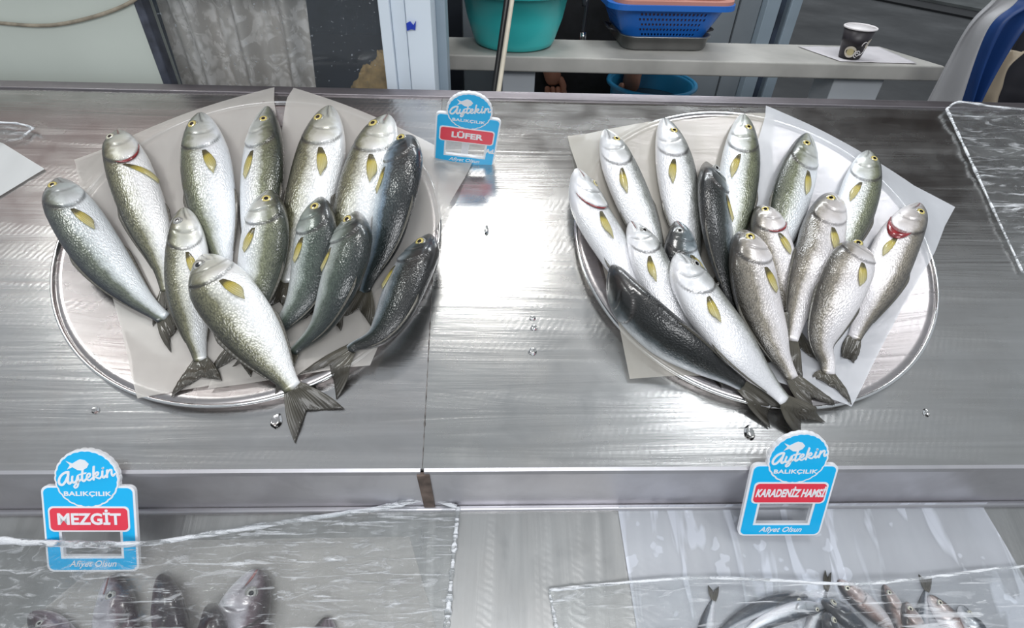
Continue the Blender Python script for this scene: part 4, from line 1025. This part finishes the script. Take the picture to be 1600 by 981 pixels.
for s_, h_ in ((-1, hL), (1, hR)):
    sh = np.array([s_*.19, 0, 1.40]); el = np.array([s_*.22, -.02, 1.12]) if s_ < 0 else np.array([s_*.235, -.03, 1.13])
    chain(3, [sh, sh*.5+el*.5, el, el*.5+h_*.5, h_, h_+np.array([.012 if s_ < 0 else 0, -.02, -.045])], [.062, .050, .043, .039, .027, .030])
    chain(0, [(s_*.10, 0, .84), (s_*.11, -.01, .48), (s_*.11, .01, .08), (s_*.12, -.09, .03)], [.10, .06, .045, .035])
skin_mesh('body', V, E_, Rr, M_skin, pr)
for s_, h_ in ((-1, hL), (1, hR)):               # fingers of unequal length, gently curled
    k0 = h_+np.array([.012 if s_ < 0 else 0, -.02, -.045])
    for i, (dx, ln) in enumerate(((-.024, .062), (-.008, .074), (.008, .070), (.023, .055))):
        b_ = k0+np.array([dx, -.004, .004]); skin_mesh('finger', [b_, b_+np.array([dx*.1+.004, -.006, -ln*.4]), b_+np.array([dx*.1+.010, -.002, -ln*.72]), b_+np.array([dx*.1+.012, .008, -ln])], [(0, 1), (1, 2), (2, 3)], [.0095, .0088, .0080, .0065], M_skin, pr)
    b_ = h_+np.array([-s_*.022, -.012, -.018]); skin_mesh('thumb', [b_, b_+np.array([-s_*.016, -.014, -.022]), b_+np.array([-s_*.014, -.018, -.048])], [(0, 1), (1, 2)], [.012, .0105, .008], M_skin, pr)
V2 = [(0, 0, .94), (0, 0, 1.08), (0, -.01, 1.25), (0, 0, 1.40), (0, 0, 1.46)]; R2 = [(.185, .135), (.172, .125), (.185, .13), (.155, .11), (.075, .075)]; E2 = [(i, i+1) for i in range(4)]
for s_, h_ in ((-1, hL), (1, hR)):
    sh = np.array([s_*.19, 0, 1.40]); el = np.array([s_*.22, -.02, 1.12]) if s_ < 0 else np.array([s_*.235, -.03, 1.13])
    e_ = el*.35+h_*.65 if s_ < 0 else el*.7 + h_*.3
    p_ = 3
    for q, r in zip([sh, sh*.5+el*.5, el, e_], [.078, .064, .056, .046]): V2.append(tuple(q)); R2.append(r); E2.append((p_, len(V2)-1)); p_ = len(V2)-1
    p_ = 0
    for q, r in zip([(s_*.10, 0, .84), (s_*.11, -.01, .48), (s_*.11, .01, .10)], [.125, .085, .07]): V2.append(q); R2.append(r); E2.append((p_, len(V2)-1)); p_ = len(V2)-1
skin_mesh('dark_clothes', V2, E2, R2, M_cloth, pr)
skin_mesh('hair', [(0, .02, 1.70), (0, .015, 1.76), (0, .0, 1.79)], [(0, 1), (1, 2)], [(.085, .09), (.085, .095), (.05, .06)], M_hair, pr)

# ------------------------------------------------------------------ tarp at the right edge
def strip(name, left, right, Y, mat, parent, wave=.010, n=40, m_=22, fr_=3, ph=0.0, dy=0.0):
    l = catmull([atW(*q, 1, Y) for q in left], n); r = catmull([atW(*q, 1, Y+dy) for q in right], n)
    k = min(len(l), len(r)); P = np.zeros((k, m_, 3))
    li = l[np.linspace(0, len(l)-1, k).astype(int)]; ri = r[np.linspace(0, len(r)-1, k).astype(int)]
    for j in range(m_):
        a = j/(m_-1); P[:, j] = li*(1-a)+ri*a; P[:, j, 1] += wave*np.sin(a*PI*fr_+ph + np.linspace(0, 1.2, k))
    o = link(name, grid_mesh(name, P, mat), parent); md = o.modifiers.new('s', 'SOLIDIFY'); md.thickness = .002; return o
tarp = root('tarp', wmat(), 'blue and white tarpaulin hanging in folds at the upper right corner', 'tarpaulin')
strip('white_edge', [(1590, -50), (1562, 0), (1516, 53), (1458, 160), (1420, 240)], [(1625, -60), (1582, 0), (1539, 41), (1508, 160), (1495, 240)], .46, plain('tarp_white', (.36, .36, .37), .5, 0, .06, 8), tarp, .02, fr_=2)
strip('blue_panel', [(1618, -60), (1580, 0), (1536, 45), (1505, 162), (1490, 240)], [(1720, -60), (1680, 0), (1610, 40), (1530, 162), (1510, 240)], .50, plain('tarp_blue', (.012, .050, .19), .45, 0, .08, 8), tarp, .018, fr_=4, ph=1)
strip('beige_lining', [(1582, 80), (1560, 104), (1535, 135), (1527, 165), (1520, 240)], [(1600, 80), (1575, 104), (1570, 135), (1562, 165), (1555, 240)], .52, plain('tarp_beige', (.40, .33, .24), .6, 0, .08, 8), tarp, .01, fr_=2)
strip('dark_panel', [(1600, 40), (1575, 100), (1565, 135), (1558, 165), (1550, 240)], [(1800, 40), (1760, 100), (1720, 135), (1700, 165), (1700, 240)], .56, plain('tarp_dark', (.020, .020, .028), .6, 0, .2, 8), tarp, .02, fr_=4)
# ------------------------------------------------------------------ lower tier
def low_flat(x, y): return np.full_like(np.asarray(x, float), ZL)
def low_sheet(name, px, zoff, mat, label, seed, group=None, nu=60, nv=40, amp=.003):
    c = [atK(*p, ZL)[:2] for p in px]; P = np.zeros((nu, nv, 3))
    for i in range(nu):
        for j in range(nv):
            a, b = i/(nu-1), j/(nv-1); q = (1-b)*((1-a)*c[0]+a*c[1]) + b*((1-a)*c[3]+a*c[2])
            y = min(q[1], -.4345); z = ZL + zoff + max(0, q[1]+.4345)*1.15 + amp*max(0, noise.noise((q[0]*16+seed, q[1]*9, seed)))
            if q[1] > -.4345: y = -.4345 + .36*min(.03, q[1]+.4345)
            P[i, j] = (q[0], y, z)
    stamp(P[..., 0].ravel(), P[..., 1].ravel(), P[..., 2].ravel())
    return props(link(name, grid_mesh(name, P[:, ::-1], mat), None, kmat()), label, 'paper', group)
M_papV = paper('milky_sheet', (.68, .71, .78), .42, patch=.30)
low_sheet('paper_sheet', [(963, 783), (1527, 779), (1660, 1010), (999, 1010)], .0015, M_papV, 'milky sheet under the anchovies, its top edge against the step', 5)
low_sheet('paper_sheet', [(196, 846), (640, 838), (690, 1010), (0, 1010)], .0015, paper('thin_grey_sheet', (.62, .60, .57), .42), 'greyish sheet under the whiting at the lower left', 6)
WM = fish_mat('whiting_skin', (.040, .020, .028), (.12, .07, .085), (.50, .48, .52), (.80, .80, .84), .0, .3, .5, .5)
WD = fish_mat('dark_whiting_skin', (.022, .010, .016), (.065, .035, .045), (.20, .15, .18), (.50, .46, .50), -.05, .25, .5, .5)
GW = 'whiting under the plastic film'
def wh(label, px, w, side, roll, m, **k):
    return fish('whiting', label, px, w, side, roll, m, 'fish', GW, species='whiting', base_z=ZL, tail=False, fins=False, eye='grey', **k)
wh('dark whiting at the far lower left corner, under the film', [(48, 958), (78, 985), (115, 1030), (150, 1100), (165, 1180)], 58, 'L', 30, WD)
wh('whiting with a visible round eye, below the MEZGİT sign', [(172, 900), (180, 955), (192, 1040), (205, 1130), (210, 1200)], 70, 'R', 4, WM, mouth=.4)
wh('dark whiting right of the one with the round eye, under the film', [(250, 898), (262, 950), (276, 1030), (285, 1120), (288, 1200)], 58, 'R', 45, WD, show_eye=False)
wh('whiting with white belly and jaw pointing up, in the middle of the film', [(403, 889), (385, 938), (372, 1000), (364, 1090), (360, 1190)], 82, 'R', -6, WM, mouth=.8)
wh('whiting at the film\'s right side showing only its snout', [(512, 964), (502, 1000), (485, 1060), (468, 1150), (460, 1210)], 54, 'L', 25, WD)
wh('dark whiting between the jaw-up whiting and its left neighbour', [(325, 945), (330, 990), (334, 1050), (336, 1130), (337, 1200)], 54, 'R', 50, WD, show_eye=False)
AM = fish_mat('anchovy_skin', (.012, .018, .030), (.06, .075, .10), (.55, .58, .62), (.80, .80, .84), -.04, .5, .3, .3)
AP = fish_mat('pinkish_anchovy_skin', (.03, .028, .035), (.22, .14, .12), (.60, .50, .48), (.78, .74, .76), .02, .4, .3, .3)
GA = 'anchovies under the plastic film'
def an(label, px, w, side, roll, m, tips=None, **k):
    return fish('anchovy', label, px, w, side, roll, m, 'fish', GA, species='anchovy', base_z=ZL, fins=False, eye='pale', dense=False, tips=tips, tail=tips is not None, **k)
an('dark anchovy, leftmost of those lying across, partly under a silver one', [(1262, 932), (1205, 944), (1155, 966), (1110, 1000)], 30, 'L', 40, AM)
an('anchovy showing its tail just left of the red-headed anchovy', [(1258, 1030), (1270, 985), (1282, 945), (1290, 918)], 26, 'L', 30, AM, [(1291, 890), (1301, 893), (1295, 902)])
an('upright anchovy at the far left, tail pointing up', [(1092, 1060), (1099, 1010), (1107, 965), (1114, 934)], 30, 'R', 0, AM, [(1108, 914), (1124, 916), (1116, 924)])
an('shining silver anchovy lying across below the KARADENİZ HAMSİ sign', [(1290, 948), (1245, 953), (1195, 972), (1150, 1000)], 32, 'R', 0, AM)
an('dark anchovy wedged under the red-headed anchovy', [(1284, 938), (1318, 960), (1350, 988), (1380, 1015)], 34, 'L', 50, AM)
an('dark-backed anchovy head right of the shining silver anchovy', [(1292, 956), (1302, 990), (1312, 1030), (1318, 1070)], 36, 'L', 40, AM)
an('red-headed anchovy stretched diagonally in the middle', [(1309, 906), (1338, 932), (1374, 964), (1412, 1000)], 32, 'L', 6, AP)
an('anchovy right of the red-headed one, pointing up', [(1381, 913), (1396, 945), (1411, 985), (1424, 1030)], 28, 'L', 8, AP)
an('anchovy with its tail up between two pointed heads', [(1428, 1040), (1434, 1000), (1440, 960), (1445, 920)], 28, 'R', 10, AM, [(1437, 897), (1456, 899), (1447, 906)])
an('pinkish anchovy with large eye in front of its right-hand neighbours', [(1417, 940), (1426, 968), (1438, 1005), (1450, 1050)], 32, 'L', 4, AP)
an('pink anchovy leaning right behind the large-eyed anchovy', [(1452, 930), (1478, 962), (1506, 1000), (1530, 1040)], 30, 'R', 10, AP)
an('rightmost anchovy lying apart from the pile', [(1504, 946), (1518, 972), (1534, 1005), (1548, 1045)], 28, 'R', 10, AM)

# ------------------------------------------------------------------ plastic film
def blur2(a, k):
    for _ in range(3):
        for ax in (0, 1):
            c = np.cumsum(np.pad(a, [(k+1, k) if i == ax else (0, 0) for i in (0, 1)], mode='edge'), axis=ax)
            n = a.shape[ax]
            a = (np.take(c, np.arange(2*k+1, 2*k+1+n), axis=ax) - np.take(c, np.arange(0, n), axis=ax))/(2*k+1)
    return a
def maxf(a, k):
    for ax in (0, 1):
        b = a.copy()
        for s_ in range(1, k+1):
            b = np.maximum(b, np.maximum(np.roll(a, s_, ax), np.roll(a, -s_, ax)))
        a = b
    return a
HF2 = blur2(maxf(np.where(GYY < -.405, H, ZL), 5), 5)
def hf2(x, y):
    i = np.clip(((x-GX0)/CELL).astype(int), 0, NX-1); j = np.clip(((y-GY0)/CELL).astype(int), 0, NY-1); return HF2[i, j]
M_film = film('cling_film', .9, .34, .25, 1.3, .585); M_film2 = film('taut_film', .5, .30, .2, .9, .60); M_hem = film('film_hem', .5, .85, .8, 1.0, .52)
def film_sheet(name, label, top, bot, zf, n=150, m_=90, wr=.006, hem=True, zguess=ZL+.02, hem_r=.0035, seed=0.0, raise_top=.008, side=None, dirx=.6, lean=None, mat=None):
    tp = catmull(top, 200); bp = catmull(bot, 200); P = np.zeros((n, m_, 3))
    ti = np.stack([np.interp(np.linspace(0, 1, n), np.linspace(0, 1, len(tp)), tp[:, k]) for k in (0, 1)], 1)
    bi = np.stack([np.interp(np.linspace(0, 1, n), np.linspace(0, 1, len(bp)), bp[:, k]) for k in (0, 1)], 1)
    for i in range(n):
        for j in range(m_):
            b = j/(m_-1); q = ti[i]*(1-b)+bi[i]*b; P[i, j] = atK(q[0], q[1], zguess)
    x, y = P[..., 0], P[..., 1]
    z = zf(x, y) + .003
    for i in range(n):
        for j in range(m_):
            a = x[i, j]*math.cos(dirx)+y[i, j]*math.sin(dirx); c = -x[i, j]*math.sin(dirx)+y[i, j]*math.cos(dirx)
            w = noise.noise((a*9+seed, c*55, seed)) + .6*noise.noise((a*22, c*120+seed, 4.0)) + .35*noise.noise((a*70, c*170, seed+2))
            b = j/(m_-1); z[i, j] += wr*max(-.3, w)*.8 + raise_top*math.exp(-b*14)*(1+.5*noise.noise((a*14, seed, 0)))
    for i in range(n):
        for j in range(m_):
            b = j/(m_-1); q = ti[i]*(1-b)+bi[i]*b
            if lean: z[i, j] += lean[2]*math.exp(-((q[0]-lean[0])/lean[1])**2)*math.exp(-b*2.0)
            P[i, j] = atK(q[0], q[1], z[i, j])
    r = root(name, kmat(), label, 'plastic film')
    link('sheet', grid_mesh('sheet', P[:, ::-1], mat or M_film), r)
    if hem:
        e = P[::2, 0] + np.array([0, 0, .001]); rr = [hem_r*(.6+.7*abs(noise.noise((k*.35+seed, 1, 2)))) for k in range(len(e))]
        MB().tube(e, rr, 8).build('hem', M_hem, r, smooth=True)
        if side is not None:
            e = P[-1 if side > 0 else 0, ::2]; rr = [hem_r*(.5+.9*abs(noise.noise((k*.3+seed, 5, 2)))) for k in range(len(e))]
            MB().tube(e, rr, 8).build('hem', M_hem, r, smooth=True)
    return r
film_sheet('plastic_film', 'wrinkled clear film spread over the whiting at the lower left', [(-60, 838), (60, 848), (215, 850), (330, 834), (470, 812), (590, 795), (665, 780), (716, 792)],
           [(-70, 1060), (60, 1060), (200, 1060), (330, 1060), (450, 1060), (560, 1060), (640, 1060), (690, 1060)], hf2, side=1, seed=1.3, zguess=ZL+.025, lean=(140, 105, .054), hem_r=.0042, wr=.009)
film_sheet('plastic_film', 'clear film stretched over the anchovies at the lower right', [(858, 922), (960, 912), (1080, 903), (1200, 906), (1330, 912), (1450, 902), (1560, 888), (1660, 880)],
           [(885, 1060), (970, 1060), (1080, 1060), (1200, 1060), (1330, 1060), (1450, 1060), (1580, 1060), (1700, 1060)], hf2, side=-1, seed=5.1, wr=.003, raise_top=.004, hem_r=.0024, mat=M_film2)
flat = lambda x, y: np.full_like(x, .0015)
film_sheet('plastic_film', 'clear film lying on the counter at the upper right corner', [(1479, 170), (1500, 160), (1560, 168), (1660, 176)], [(1600, 430), (1625, 430), (1660, 430), (1700, 430)], flat, 60, 60, .004, True, .004, .0024, 9.2, .005, -1, -1.0, None, M_film2)
film_sheet('plastic_film', 'small scrap of clear film at the left end of the counter', [(-60, 188), (0, 192), (30, 194), (52, 200)], [(-60, 236), (0, 224), (15, 222), (30, 218)], flat, 40, 24, .004, True, .004, .0022, 12.4, .004, 1)
quad_sheet('paper_sheet', [(-90, 190), (2, 221), (67, 261), (-40, 325)], .0012, paper('white_scrap', (.72, .74, .74), .85), 'white paper corner at the left end of the counter', 'paper', tray_drape, 24, 24, seed=8)

# ------------------------------------------------------------------ water drops
n = NT('water'); n.P(Base_Color=(1, 1, 1), Roughness=.02, Transmission_Weight=1.0, IOR=1.33)
M_water = n.m
for px, s, lab in (((432, 658), (.0065, .009), 'round water drop below the tail of the biggest fish'), ((1170, 676), (.006, .009), 'water drop above the KARADENİZ HAMSİ sign'),
                   ((832, 549), (.005, .005), 'lower one of three drops between the trays'), ((834, 512), (.0045, .004), 'middle one of three drops between the trays'),
                   ((832, 497), (.004, .0035), 'upper one of three drops between the trays'), ((149, 641), (.0045, .004), 'drop at the left tray\'s lower left, above the MEZGİT sign'),
                   ((1446, 645), (.004, .005), 'drop right below the right tray\'s rim'), ((760, 360), (.003, .009), 'long thin drop below the LÜFER sign')):
    c = atK(*px, 0); m = MB()
    m.lathe([(0, 0), (1, 0), (.97, .12), (.82, .25), (.55, .34), (.25, .38), (0, .39)], 28)
    m.v = [(x*s[0]*(1+.12*math.sin(3*x+2*y)), y*s[1]*(1+.1*math.sin(4*x)), .0008+z*s[0]) for x, y, z in m.v]
    props(m.build('water_drop', M_water, None, kmat((c[0], c[1], 0)), smooth=True), lab, 'water drop', 'water drops on the counter')
